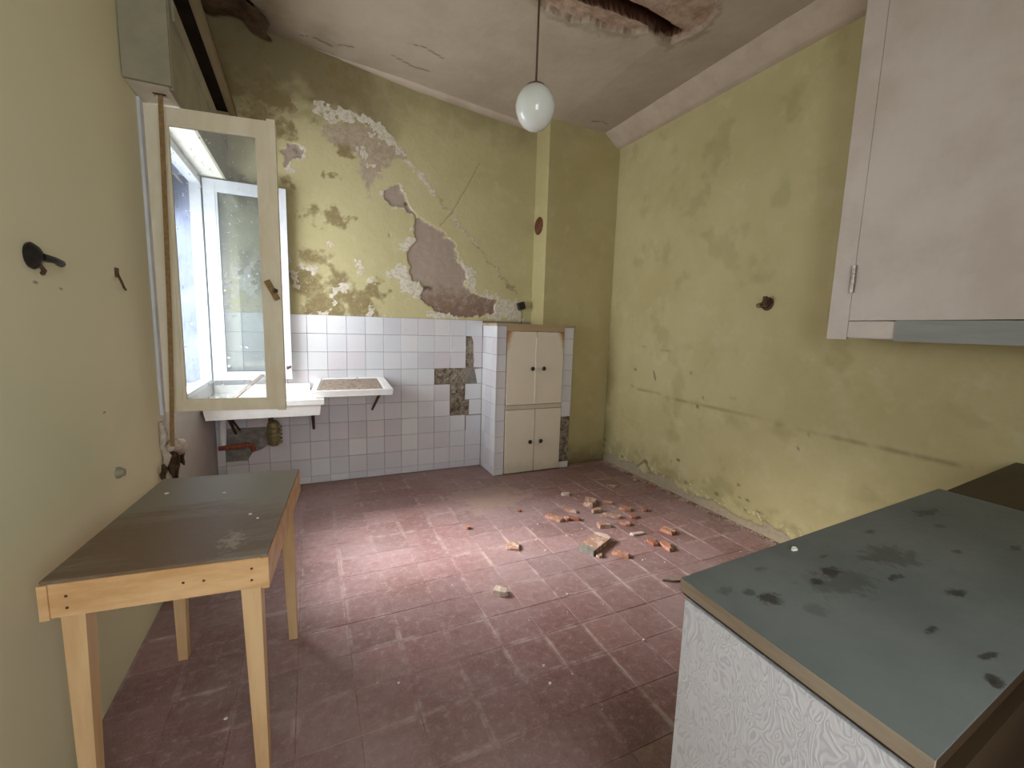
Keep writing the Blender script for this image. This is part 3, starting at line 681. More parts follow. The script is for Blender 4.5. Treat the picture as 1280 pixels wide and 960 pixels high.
# ------------------------------------------------------------------ shutter box above the window
bx = thing('shutter_box', 'grey painted wooden shutter box above the window with open front', 'shutter box', (XL+.003, 3.2, 2.345))
XB = -.512
bm = BM(); hexa(bm, [(XL+.003, 2.475, 2.350), (XB, 2.475, 2.350), (XB, 2.495, 2.350), (XL+.003, 2.495, 2.350)], [(XL+.003, 2.475, 3.02), (XB, 2.475, 3.02), (XB, 2.495, 3.02), (XL+.003, 2.495, 3.02)]); obj('end_panel', bm, M['boxpaint'], bx, bevel=.003)
bm = BM()
for lo, hi in (((XL+.003, 2.497, 2.350), (-.606, YB, 2.366)), ((-.556, 2.497, 2.350), (XB-.016, YB, 2.366)), ((-.606, 2.497, 2.350), (-.556, 2.58, 2.366)), ((-.606, 2.64, 2.350), (-.556, YB, 2.366))): box(bm, lo, hi)
obj('bottom_board', bm, M['white'], bx)
bm = BM(); hexa(bm, [(XB-.014, 2.503, 2.344), (XB+.002, 2.503, 2.344), (XB+.002, YB, 2.344), (XB-.014, YB, 2.344)], [(XB-.014, 2.503, 2.735), (XB+.002, 2.503, 2.735), (XB+.002, YB, 2.655), (XB-.014, YB, 2.655)]); obj('front_panel', bm, M['boxpaint'], bx, bevel=.003)
bm = BM(); hexa(bm, [(XB+.003, 2.55, 2.645), (XB+.012, 2.55, 2.645), (XB+.012, YB, 2.575), (XB+.003, YB, 2.575)], [(XB+.003, 2.55, 2.73), (XB+.012, 2.55, 2.73), (XB+.012, YB, 2.652), (XB+.003, YB, 2.652)]); obj('panel_batten', bm, M['boxpaint'], bx, bevel=.002)
bm = BM(); hexa(bm, [(-.472, 2.47, 2.845), (-.432, 2.47, 2.845), (-.432, YB, 2.775), (-.472, YB, 2.775)], [(-.472, 2.47, 2.885), (-.432, 2.47, 2.885), (-.432, YB, 2.815), (-.472, YB, 2.815)]); obj('lath', bm, M['lath'], bx, bevel=.004)
bm = BM(); hexa(bm, [(XL+.003, 2.497, 2.90), (-.44, 2.497, 2.90), (-.44, YB, 2.83), (XL+.003, YB, 2.83)], [(XL+.003, 2.497, 2.925), (-.44, 2.497, 2.925), (-.44, YB, 2.855), (XL+.003, YB, 2.855)]); obj('top_board', bm, M['dark'], bx)
bm = BM(); hexa(bm, [(-.512, 2.474, 2.80), (-.43, 2.474, 2.80), (-.43, 2.494, 2.80), (-.512, 2.494, 2.80)], [(-.512, 2.474, 2.835), (-.43, 2.474, 2.835), (-.43, 2.494, 2.835), (-.512, 2.494, 2.835)]); obj('cross_lath', bm, M['lath'], bx)
bm = BM(); tube(bm, [(-.60, 2.53, 2.60), (-.60, 3.92, 2.60)], .065, 16); obj('shutter_roll', bm, M['darkwood'], bx, smooth='auto')

# pull strap and the remains of its winder
bm = BM(); P = [(-.580, 2.600, 2.352), (-.590, 2.600, 1.9), (-.604, 2.605, 1.4), (-.620, 2.612, 1.0), (-.628, 2.615, .86), (-.634, 2.62, .73)]; prev = None
for p in P:
    q = [bm.verts.new((p[0]+s*.010, p[1]-s*.003, p[2])) for s in (-1, 1)]
    if prev: bm.faces.new((prev[0], prev[1], q[1], q[0]))
    prev = q
r_ = bmesh.ops.extrude_face_region(bm, geom=bm.faces[:]); bmesh.ops.translate(bm, verts=[v for v in r_['geom'] if isinstance(v, bmesh.types.BMVert)], vec=(0, -.0025, 0))
o = obj('pull_strap', bm, M['strap'], None, loc=(-.63, 2.60, .72)); tag(o, 'brown webbing shutter strap hanging beside the near sash', 'strap')
wd = thing('strap_winder', 'broken strap winder wrapped in dirty cloth on the wall below the window', 'winder', (XL, 2.75, .55))
rg = random.Random(8)
bm = BM(); tube(bm, [(-.675, 2.655, .70), (-.655, 2.70, .715), (-.640, 2.76, .70), (-.645, 2.82, .665), (-.668, 2.86, .63)], [.012, .030, .038, .03, .012], 10); obj('knotted_cloth', bm, M['cloth'], wd, smooth=True)
for y0, z0, l, wv in ((2.70, .69, .14, .022), (2.77, .66, .19, .020), (2.90, .68, .13, .022), (2.56, .66, .10, .016)):
    bm = BM(); n = 6; pv = None
    tube(bm, [(-.662+.006*math.sin(k*1.3), y0+.006*math.sin(k+y0*9), z0-l*k/n) for k in range(n+1)], [.006]+[wv*.8]*3+[wv*.7, wv*.5, .004], 7); obj('frayed_strip', bm, M['darkcloth'], wd, smooth=True)
bm = BM(); tube(bm, [(-.668, 2.60, .86), (-.662, 2.61, .80), (-.67, 2.60, .74), (-.66, 2.63, .68), (-.668, 2.60, .62)], [.010, .016, .012, .018, .008], 8); obj('crumbled_filler', bm, M['cloth'], wd, smooth=True)

# ------------------------------------------------------------------ wall tiles of the back wall
def tile_mesh(wd_, ht, th=.009, nm='wall_tile'):
    bm = BM(); box(bm, (-wd_/2, 0, -ht/2), (wd_/2, th, ht/2))
    bmesh.ops.bevel(bm, geom=[e for e in bm.edges if e.verts[0].co.y < 1e-5 and e.verts[1].co.y < 1e-5], offset=.002, segments=1, affect='EDGES')
    me = bpy.data.meshes.new(nm); bm.to_mesh(me); bm.free(); me.materials.append(M['wtile'].m); return me
MESHES = {}
def wtile(x0, x1, z0, z1, y, parent, rot=0.0, jit=True):
    g = .0022; key = (round(x1-x0, 3), round(z1-z0, 3))
    if key not in MESHES: MESHES[key] = tile_mesh(x1-x0-g, z1-z0-g)
    o = bpy.data.objects.new('wall_tile', MESHES[key]); C.objects.link(o); o.parent = parent
    L = rootloc(parent); j = rng.uniform(-.0008, .0008) if jit else 0
    cx = (x0+x1)/2
    if rot == 0: o.location = Vector((cx, y+j, (z0+z1)/2))-L
    else: o.location = Vector((y+j, cx, (z0+z1)/2))-L
    o.rotation_euler = (rng.uniform(-.006, .006), rng.uniform(-.003, .003), rot+rng.uniform(-.006, .006))
    return o
TY = YB-.009
XC = 1.4935                                  # outer side of the cupboard, inner corner
missing = {(7,3),(8,3),(9,3),(8,4),(8,5),(9,1),(9,2),(9,5),(-4,6),(-3,6),(-4,7),(-3,7),(-2,6)}
cols = [(X0+.15*i, X0+.15*(i+1) if i < 9 else XC, i) for i in range(-5, 10)]
for x0, x1, i in cols:
    x0 = max(x0, XL+.002); x1 = min(x1, XC-.001)
    if x1-x0 < .015: continue
    for r in range(10):
        if (i, r) in missing: continue
        z1, z0 = RZ[r], (RZ[r+1] if r < 9 else .002)
        if (i, r) == (9, 6): wtile(x0+.009, x1, z0-.004, z1-.006, TY, wall_back); continue
        wtile(x0, x1, z0, z1, TY, wall_back)
# the broken bits that stayed on
def bit(poly, name='wall_tile', th=.009):
    bm = BM(); prism_xz(bm, poly, TY, TY+th); return obj(name, bm, M['wtile'], wall_back)
c9 = X0+.15*9; c10 = XC+.002
bit([(c9+.075, RZ[2]), (c10-.004, RZ[2]), (c10-.004, RZ[1]), (c9+.055, RZ[1]), (c9+.073, RZ[1]-.05)])
bit([(c9+.078, RZ[3]+.01), (c10-.004, RZ[3]+.003), (c10-.004, RZ[2]-.003), (c9+.076, RZ[2]-.002), (c9+.083, RZ[2]-.08)])
bit([(c9+.04, RZ[6]+.003), (c10-.004, RZ[6]+.003), (c10-.004, RZ[5]-.003), (c9+.04, RZ[5]-.003)])
bit([(c9+.118, RZ[4]+.003), (c10-.004, RZ[4]+.003), (c10-.004, RZ[3]-.003), (c9+.09, RZ[3]-.01)])
# old mortar in the gaps
def mortar(x0, x1, z0, z1, seed, m=None, y=YB-.004, nm='mortar_patch', amp=.010):
    bm = BM(); nx, nz = max(3, int((x1-x0)/.012)), max(3, int((z1-z0)/.012)); r = random.Random(seed); V = []
    for i in range(nx+1):
        V.append([bm.verts.new((x0+(x1-x0)*i/nx, y+r.uniform(-amp*.5, amp*.5), z0+(z1-z0)*j/nz)) for j in range(nz+1)])
    for i in range(nx):
        for j in range(nz): bm.faces.new((V[i][j], V[i+1][j], V[i+1][j+1], V[i][j+1]))
    return obj(nm, bm, m or M['mortar'], wall_back)
mortar(X0+.15*7+.002, c9-.002, RZ[4], RZ[3], 1); mortar(X0+.15*8, c9-.002, RZ[6], RZ[4], 2); mortar(c9, c9+.075, RZ[3], RZ[1], 3); mortar(c9, c9+.04, RZ[6], RZ[5], 4)
bm = BM(); prism_xz(bm, [(c9+.005, RZ[4]+.004), (c9+.115, RZ[4]+.004), (c9+.085, RZ[3]-.012), (c9+.062, RZ[3]-.012)], TY+.001, TY+.009); obj('mortar_patch', bm, M['cement'], wall_back)
# cement patch under the sink with the tiles that stick out round it
cz = [(-.655,.52),(-.30,.515),(-.262,.50),(-.27,.41),(-.36,.335),(-.43,.315),(-.46,.265),(-.645,.252)]
bm = BM(); prism_xz(bm, cz, YB-.006, YB+.004); obj('cement_patch', bm, M['cement'], wall_back)
def cut(x0, x1, r, poly): bit(poly)
bit([(X0-.30+.002, RZ[8]+.002), (X0-.15-.002, RZ[8]+.002), (X0-.15-.002, RZ[6]-.002), (X0-.235, RZ[6]-.002), (X0-.25, .41), (X0-.30+.002, .37)])
bit([(X0-.60+.002, RZ[8]+.002), (X0-.45-.002, RZ[8]+.002), (X0-.45-.002, .248), (X0-.60+.002, .248)])
bit([(X0-.45+.002, RZ[8]+.002), (X0-.30-.002, RZ[8]+.002), (X0-.30-.002, .365), (X0-.36, .33), (X0-.42, .31), (X0-.45+.002, .262)])

# ------------------------------------------------------------------ built-in cupboard
YC = 3.585
cb = thing('built_in_cupboard', 'tile-faced built-in cupboard with four beige doors in the corner', 'cupboard', (1.89, 3.70, 0))
bm = BM(); box(bm, (XC+.010, YC+.014, 0), (2.290, YB-.012, 1.372)); obj('carcass', bm, M['mortar'], cb)
bm = BM(); box(bm, (XC-.004, YC-.006, 1.372), (2.300, YB-.012, 1.392)); obj('top_slab', bm, M['tan'], cb, bevel=.004)
bm = BM(); box(bm, (1.594, YC-.002, 1.328), (2.182, YC+.014, 1.371)); obj('lintel', bm, M['tan'], cb, bevel=.003)
bm = BM(); box(bm, (1.597, YC+.002, .612), (2.182, YC+.014, .650)); obj('middle_rail', bm, M['cream_door'], cb, bevel=.003)
ys = [YC, YC+.105, YC+.255, YB-.012]
zr = [1.371]+RZ[1:10]+[.002]
for a_, b_ in zip(ys[:-1], ys[1:]):
    for r in range(10): wtile(a_, b_, zr[r+1], zr[r], XC+.0005, cb, rot=-math.pi/2)
for r in range(10): wtile(XC, 1.592, zr[r+1], zr[r], YC+.005, cb)
for r in range(10):
    if r in (6, 7, 8): continue
    wtile(2.186, 2.290, zr[r+1], zr[r], YC+.005, cb)
def rough_face(x0, x1, z0, z1, y, parent, seed, m):
    bm = BM(); nx, nz = 8, int((z1-z0)/.014); r = random.Random(seed); V = []
    for i in range(nx+1): V.append([bm.verts.new((x0+(x1-x0)*i/nx, y+r.uniform(-.006, .006), z0+(z1-z0)*j/nz)) for j in range(nz+1)])
    for i in range(nx):
        for j in range(nz): bm.faces.new((V[i][j], V[i+1][j], V[i+1][j+1], V[i][j+1]))
    return obj('mortar_patch', bm, m, parent)
rough_face(2.186, 2.288, .065, .513, YC+.010, cb, 9, M['mortar'])
for (x0, x1, z0, z1, kx) in ((1.600, 1.887, .656, 1.323, 1.849), (1.893, 2.178, .656, 1.323, 1.966), (1.600, 1.896, .012, .606, 1.848), (1.902, 2.178, .012, .606, 1.960)):
    bm = BM(); box(bm, (x0, YC-.004, z0), (x1, YC+.013, z1)); dr = obj('door', bm, M['door'], cb, bevel=.003)
    bm = BM(); lathe(bm, (kx, YC-.004, .988 if z0 > .5 else .300), [(.010, 0), (.009, .010), (.018, .016), (.020, .022), (.014, .029), (0, .031)], 16, (0, -1, 0)); obj('knob', bm, M['black'], dr, smooth=True)
bm = BM(); box(bm, (1.884, YC-.008, .66), (1.895, YC-.0035, 1.27)); obj('cover_strip', bm, M['white'], cb)

# flue cover and black box
bm = BM(); lathe(bm, (XBR+.001, 3.842, 2.318), [(0, .0), (.078, .0), (.082, .004), (.076, .009), (.060, .007), (.052, .012), (0, .014)], 24, (-1, 0, 0))
tag(obj('flue_cover', bm, M['rust'], None, smooth='auto', loc=(XBR, 3.842, 2.318)), 'round rusty flue cover on the side of the chimney breast', 'cover')
bm = BM(); obox(bm, (1.880, YB-.028, 1.567), (.062, .055, .068), Matrix.Rotation(math.radians(-18), 3, 'Y'))
jb = obj('junction_box', bm, M['black'], None, bevel=.004, loc=(1.88, YB-.03, 1.567)); tag(jb, 'small black junction box tilted on wall above the cupboard', 'box')
bm = BM(); tube(bm, [(1.88, YB-.02, 1.54), (1.90, YB-.02, 1.48), (1.89, YB-.012, 1.395)], .003, 6); obj('wire', bm, M['black'], jb)

# ------------------------------------------------------------------ sink and drainer
sk = thing('sink', 'long white ceramic trough sink under the window on iron brackets', 'sink', (-.30, 3.70, .66))
def trough(x0, x1, y0, y1, z0, z1, wall=.03, bot=.03, taper=.012):
    bm = BM()
    o_ = [(x0+taper, y0+taper, z0), (x1-taper, y0+taper, z0), (x1-taper, y1, z0), (x0+taper, y1, z0)]; t_ = [(x0, y0, z1), (x1, y0, z1), (x1, y1, z1), (x0, y1, z1)]
    it = [(x0+wall, y0+wall, z1), (x1-wall, y0+wall, z1), (x1-wall, y1-wall, z1), (x0+wall, y1-wall, z1)]
    ib = [(x0+wall+.01, y0+wall+.01, z0+bot), (x1-wall-.01, y0+wall+.01, z0+bot), (x1-wall-.01, y1-wall-.01, z0+bot), (x0+wall+.01, y1-wall-.01, z0+bot)]
    R_ = [[bm.verts.new(p) for p in ring] for ring in (o_, t_, it, ib)]
    bm.faces.new(R_[0][::-1]); bm.faces.new(R_[3])
    for A, B in zip(R_[:-1], R_[1:]):
        for i in range(4): bm.faces.new((A[i], A[(i+1) % 4], B[(i+1) % 4], B[i]))
    return bm
bm = trough(-.664, .062, 3.462, YB-.014, .678, .762, .03, .02); obj('basin', bm, M['ceramic'], sk, bevel=.009, seg=3, smooth='auto')
bm = BM(); X_ = (-.668, .082); Y_ = (3.448, YB-.013)
o4 = [(X_[0], Y_[0]), (X_[1], Y_[0]), (X_[1], Y_[1]), (X_[0], Y_[1])]; i4 = [(X_[0]+.045, Y_[0]+.045), (X_[1]-.055, Y_[0]+.045), (X_[1]-.055, Y_[1]-.05), (X_[0]+.045, Y_[1]-.05)]
vb = [[bm.verts.new((x, y, z)) for x, y in P] for P, z in ((o4, .762), (o4, .800), (i4, .800), (i4, .762))]
for k in range(4):
    A, B = vb[k], vb[(k+1) % 4]
    for i in range(4): bm.faces.new((A[i], A[(i+1) % 4], B[(i+1) % 4], B[i]))
obj('rim', bm, M['ceramic'], sk, bevel=.008, seg=3, smooth='auto')
bm = BM(); box(bm, (-.664, YB-.034, .800), (-.010, YB-.013, .862)); obj('backsplash', bm, M['ceramic'], sk, bevel=.006, seg=2, smooth='auto')
for x in (.005, -.55):
    bm = BM(); tube(bm, [(x, 3.56, .672), (x, 3.70, .635), (x+.004, YB-.012, .475)], [.012, .013, .010], 8); obj('bracket', bm, M['iron'], sk, smooth='auto')
bm = BM(); tube(bm, [(-.288, 3.75, .68), (-.288, 3.75, .58)], .018, 12); tp = obj('waste_pipe', bm, M['iron'], sk, smooth='auto')
bm = BM(); lathe(bm, (-.272, 3.75, .400), [(0, 0), (.026, .004), (.040, .02), (.043, .06), (.038, .10), (.047, .11), (.047, .13), (.040, .14), (.046, .165), (.034, .19), (.02, .2), (0, .2)], 14)
for k in range(5): tube(bm, [(-.235, 3.74, .43+.03*k), (-.215, 3.735, .435+.03*k)], [.014, .008], 6)
obj('trap', bm, M['brass'], sk, smooth='auto')

dr = thing('drainboard', 'white ceramic drainboard lapped over the right end of the sink', 'drainboard', (.29, 3.72, .80))
bm = BM(); F0, F1, B0, B1 = (.000, 3.50, .806), (.580, 3.50, .806), (.575, YB-.014, .852), (.045, YB-.014, .852)
def lift(P, h, i=(0, 0)): return (P[0]+i[0], P[1]+i[1], P[2]+h)
rings = [[F0, F1, B0, B1], [lift(F0, .046, (-.006, -.006)), lift(F1, .046, (.006, -.006)), lift(B0, .046), lift(B1, .046)],
         [lift(F0, .046, (.032, .03)), lift(F1, .046, (-.045, .03)), lift(B0, .046, (-.045, -.03)), lift(B1, .046, (.032, -.03))],
         [lift(F0, .036, (.042, .04)), lift(F1, .036, (-.06, .04)), lift(B0, .036, (-.06, -.04)), lift(B1, .036, (.042, -.04))]]
Rv = [[bm.verts.new(p) for p in r] for r in rings]; bm.faces.new(Rv[0][::-1]); bm.faces.new(Rv[3])
for A, B in zip(Rv[:-1], Rv[1:]):
    for i in range(4): bm.faces.new((A[i], A[(i+1) % 4], B[(i+1) % 4], B[i]))
obj('tray', bm, M['ceramic'], dr, bevel=.006, seg=2, smooth='auto')
Nd = mat_simple('dust_on_drainboard', lin(136,118,104), lin(176,162,148), 40, .95, .1, .3)
bm = BM(); box(bm, (0, 0, 0), (.01, .01, .01)); bm.clear()
q = [lift(F0, .0366, (.045, .043)), lift(F1, .0366, (-.063, .043)), lift(B0, .0366, (-.063, -.043)), lift(B1, .0366, (.045, -.043))]
hexa(bm, q, [lift(p, .0025) for p in q]); obj('dust_layer', bm, Nd, dr)
bm = BM(); tube(bm, [(.50, 3.60, .808), (.492, 3.66, .765), (.478, YB-.012, .612)], [.013, .012, .009], 8); obj('bracket', bm, M['iron'], dr, smooth='auto')
bm = BM(); tube(bm, [(.36, 3.78, .884), (.345, 3.77, .920), (.33, 3.79, .900), (.30, 3.80, .885)], .0022, 5); tag(obj('twig', bm, M['iron'], None, loc=(.33, 3.78, .868)), 'tiny bent wire lying on the drainboard', 'wire')
bm = BM(); p0, p1 = Vector((-.50, 3.49, .808)), Vector((-.306, 3.929, .966)); dd = (p1-p0).normalized(); sx = Vector((1, 0, 0)); sx = (sx-dd*sx.dot(dd)).normalized(); up = dd.cross(sx)
obox(bm, (p0+p1)/2, ((p1-p0).length, .022, .012), Matrix((dd, sx, up)).transposed()); tag(obj('batten', bm, M['bark'], None, bevel=.002, loc=tuple(p0)), 'thin wooden batten leaning across the sink behind the glass', 'batten')
# pipes in the cement patch
bm = BM(); tube(bm, [(-.66, 3.90, .372), (-.56, 3.898, .378), (-.46, 3.895, .388), (-.435, 3.895, .378), (-.428, 3.90, .340)], [.018, .018, .020, .020, .017], 10)
tag(obj('water_pipe', bm, M['redpipe'], None, smooth='auto', loc=(-.55, 3.90, .34)), 'short rust red pipe stub in the cement patch below the sink', 'pipe')
bm = BM(); tube(bm, [(-.618, 3.885, .655), (-.622, 3.885, .52), (-.628, 3.895, .40)], [.026, .026, .022], 12)
tag(obj('drain_pipe', bm, M['ceramic'], None, smooth='auto', loc=(-.62, 3.89, .40)), 'short white pipe dropping from the left end of the sink', 'pipe')
bm = BM(); tube(bm, [(-.565, 3.80, .665), (-.545, 3.86, .58), (-.52, YB-.01, .50)], .008, 8); tag(obj('iron_hook', bm, M['iron'], None, loc=(-.55, 3.86, .5)), 'dark iron rod sloping to the wall beside the white pipe', 'rod')

# ------------------------------------------------------------------ table
tb = thing('table', 'small pine kitchen table with worn grey linoleum top by left wall', 'table', (-.327, 1.67, 0))
th_ = math.radians(-5); ct, st_ = math.cos(th_), math.sin(th_)
def T2(u, v, z): return (-.327+u*ct-v*st_, 1.67+u*st_+v*ct, z)
def tbox(bm, u0, u1, v0, v1, z0, z1): hexa(bm, [T2(u0, v0, z0), T2(u1, v0, z0), T2(u1, v1, z0), T2(u0, v1, z0)], [T2(u0, v0, z1), T2(u1, v0, z1), T2(u1, v1, z1), T2(u0, v1, z1)])
bm = BM(); tbox(bm, -.238, .238, -.363, .363, .734, .742); obj('tabletop', bm, M['tabletop'], tb, bevel=.002)
for q in ((-.222, .222, -.365, -.345), (-.222, .222, .345, .365), (-.241, -.2225, -.369, .367), (.2225, .241, -.369, .367)):
    bm = BM(); tbox(bm, *q, .648 if abs(q[0]+q[1]) < .1 else .6455, .7335); obj('apron', bm, M['pine'], tb, bevel=.002)
for su in (-1, 1):
    for sv in (-1, 1):
        bm = BM(); uo, vo = su*.215, sv*.344
        if sv > 0: uo, vo = su*.216, sv*.340
        w0, w1 = .050, .032
        def ring(w, z, sh): return [T2(*p, z) for p in ((min(uo, uo-su*w)+sh[0], min(vo, vo-sv*w)+sh[1]), (max(uo, uo-su*w)+sh[0], min(vo, vo-sv*w)+sh[1]), (max(uo, uo-su*w)+sh[0], max(vo, vo-sv*w)+sh[1]), (min(uo, uo-su*w)+sh[0], max(vo, vo-sv*w)+sh[1]))]
        hexa(bm, ring(w1, 0, (0, 0)), ring(w0, .7335, (0, 0))); obj('leg', bm, M['pineleg'], tb, bevel=.002)
for (u, z) in ((.200, .705), (.199, .672), (.09, .69), (.045, .692), (-.19, .70), (-.19, .67)):
    bm = BM(); lathe(bm, T2(u, -.365, z), [(.0035, 0), (.0035, .0008), (0, .0008)], 8, (T2(0, -1, 0)[0]-T2(0, 0, 0)[0], T2(0, -1, 0)[1]-T2(0, 0, 0)[1], 0)); obj('nail_head', bm, M['iron'], tb)
for k, (x, y, s, lb) in enumerate(((-.481, 1.874, .016, 'white paint flake on the table near its left back edge'), (-.296, 1.813, .015, 'white paint flake at the middle back of the table'), (-.191, 1.578, .012, 'larger white paint flake near the right edge of the table'), (-.167, 1.537, .009, 'tiny white paint flake closest to the table right edge'))):
    bm = shard(s, s*.6, .003, 40+k, 6); bmesh.ops.translate(bm, verts=bm.verts, vec=(x, y, .742)); tag(obj('paint_flake', bm, M['chalk'], None, loc=(x, y, .742)), lb, 'flake', 'paint flakes on the table')

# ------------------------------------------------------------------ pendant lamp
lp = thing('pendant_lamp', 'white opal glass globe lamp hanging on a thin brown rod', 'lamp', (1.05, 2.10, 2.34))
bm = BM(); prof = [(0, 0), (.03, .004), (.058, .020), (.080, .048), (.094, .082), (.098, .112), (.093, .142), (.080, .170), (.060, .192), (.045, .202), (.040, .206), (0, .206)]
lathe(bm, (1.05, 2.10, 2.343), prof, 40); obj('globe', bm, M['opal'], lp, smooth=True)
bm = BM(); lathe(bm, (1.05, 2.10, 2.543), [(.046, 0), (.047, .006), (.038, .012), (.018, .018), (.010, .028), (0, .028)], 20); obj('cap', bm, M['cord'], lp, smooth='auto')
bm = BM(); tube(bm, [(1.05, 2.10, 2.56), (1.055, 2.10, 3.318)], .0055, 8); obj('rod', bm, M['cord'], lp, smooth=True)
bm = BM(); lathe(bm, (1.055, 2.10, 3.318), [(0, 0), (.02, 0), (.05, -.012+.03), (.05, .03), (0, .03)], 16); obj('ceiling_rose', bm, M['cord'], lp, smooth='auto')

# ------------------------------------------------------------------ wall cupboard
wc = thing('wall_cupboard', 'white painted wall cupboard with one large hinged door on the right wall', 'cupboard', (2.62, .85, 1.36))
XF = 2.46
bm = BM()
for lo, hi in (((XF+.02, 1.395, 1.362), (XR-.002, 1.418, 3.05)), ((XF+.02, .28, 1.362), (XR-.002, .30, 3.05)), ((XF+.02, .30, 1.362), (XR-.002, 1.395, 1.380)), ((XF+.02, .30, 3.03), (XR-.002, 1.395, 3.05)), ((XR-.012, .30, 1.38), (XR-.002, 1.395, 3.03))): box(bm, lo, hi)
obj('carcass', bm, M['cuppaint'], wc)
bm = BM(); box(bm, (XF, 1.326, 1.355), (XF+.02, 1.420, 3.05)); obj('stile', bm, M['cuppaint'], wc, bevel=.003)
bm = BM(); box(bm, (XF+.002, .30, 1.366), (XF+.02, 1.324, 1.446)); obj('bottom_rail', bm, M['cuppaint'], wc, bevel=.002)
bm = BM(); hexa(bm, [(XF-.004, .30, 1.459), (XF+.016, .30, 1.459), (XF+.016, 1.322, 1.449), (XF-.004, 1.322, 1.449)], [(XF-.004, .30, 2.99), (XF+.016, .30, 2.99), (XF+.016, 1.322, 2.99), (XF-.004, 1.322, 2.99)]); dr_ = obj('door', bm, M['cuppaint'], wc, bevel=.003)
bm = BM(); box(bm, (XF-.012, .30, 1.355), (XF+.001, 1.122, 1.450)); obj('loose_board', bm, M['greyboard'], wc, bevel=.002)
for z in (1.585, 2.93):
    for k in range(3):
        bm = BM(); tube(bm, [(XF-.008, 1.325, z+.045*k+.001), (XF-.009, 1.325, z+.045*k+.043)], .0115, 10); obj('hinge', bm, M['steel'], dr_, smooth='auto')

# ------------------------------------------------------------------ counters
k1 = thing('counter', 'base cabinet with worn grey laminate top and white swirl end panel', 'cabinet', (1.35, .46, 0))
A_, B_, C_, D_ = (.698, .213), (.709, .641), (1.998, .720), (1.998, .297)
bm = BM(); prism(bm, [A_, D_, C_, B_], .847, .850); obj('laminate_top', bm, M['laminate'], k1)
ins = .004
bm = BM(); prism(bm, [(A_[0]+ins, A_[1]+ins), (D_[0], D_[1]+ins), (C_[0], C_[1]-ins), (B_[0]+ins, B_[1]-ins)], .814, .8468); obj('top_board', bm, M['darkwood'], k1)
bm = BM(); e = .004; hexa(bm, [(A_[0]-.002, A_[1], .822), (A_[0]+.003, A_[1], .822), (B_[0]+.003, B_[1], .822), (B_[0]-.002, B_[1], .822)], [(A_[0]-.002, A_[1], .8485), (A_[0]+.003, A_[1], .8485), (B_[0]+.003, B_[1], .8485), (B_[0]-.002, B_[1], .8485)]); obj('edge_strip', bm, M['edge'], k1)
bm = BM(); hexa(bm, [(.712, .215, 0), (.728, .215, 0), (.734, .634, 0), (.718, .634, 0)], [(.703, .222, .806), (.720, .222, .806), (.730, .630, .806), (.713, .630, .806)]); obj('end_panel', bm, M['swirl'], k1)
bm = BM(); hexa(bm, [(.735, .232, .02), (1.99, .312, .02), (1.99, .332, .02), (.735, .252, .02)], [(.735, .232, .812), (1.99, .312, .812), (1.99, .332, .812), (.735, .252, .812)]); obj('front_frame', bm, M['darkwood'], k1)
bm = BM(); hexa(bm, [(.735, .612, .0), (1.99, .692, .0), (1.99, .706, .0), (.735, .626, .0)], [(.735, .612, .812), (1.99, .692, .812), (1.99, .706, .812), (.735, .626, .812)]); obj('back_panel', bm, M['darkwood'], k1)
for x0, x1 in ((.77, 1.36), (1.38, 1.97)):
    y = lambda x: .232+(x-.735)*.0637
    bm = BM(); hexa(bm, [(x0, y(x0)-.018, .08), (x1, y(x1)-.018, .08), (x1, y(x1)-.001, .08), (x0, y(x0)-.001, .08)], [(x0, y(x0)-.018, .78), (x1, y(x1)-.018, .78), (x1, y(x1)-.001, .78), (x0, y(x0)-.001, .78)]); d_ = obj('door', bm, M['darkwood'], k1, bevel=.003)
    bm = BM(); xm = x1-.05 if x0 < 1 else x0+.05; lathe(bm, (xm, y(xm)-.018, .68), [(.008, 0), (.008, .012), (.016, .018), (.012, .028), (0, .03)], 12, (0, -1, 0)); obj('knob', bm, M['iron'], d_, smooth=True)
k2 = thing('corner_counter', 'dark brown topped base cabinet standing against the right wall', 'cabinet', (2.39, .52, 0))
bm = BM(); prism(bm, [(2.006, .30), (XR-.004, .345), (XR-.004, .764), (2.006, .700)], .822, .850); obj('top_board', bm, M['darkwood'], k2, bevel=.002)
bm = BM(); hexa(bm, [(2.012, .315, 0), (XR-.006, .36, 0), (XR-.006, .755, 0), (2.012, .692, 0)], [(2.012, .315, .8218), (XR-.006, .36, .8218), (XR-.006, .755, .8218), (2.012, .692, .8218)]); obj('body', bm, M['darkwood'], k2)
bm = shard(.022, .012, .006, 77, 6); bmesh.ops.translate(bm, verts=bm.verts, vec=(1.062, .628, .850)); tag(obj('paint_flake', bm, M['chalk'], None, loc=(1.062, .628, .85)), 'white chip lying at the far edge of the grey counter', 'flake')

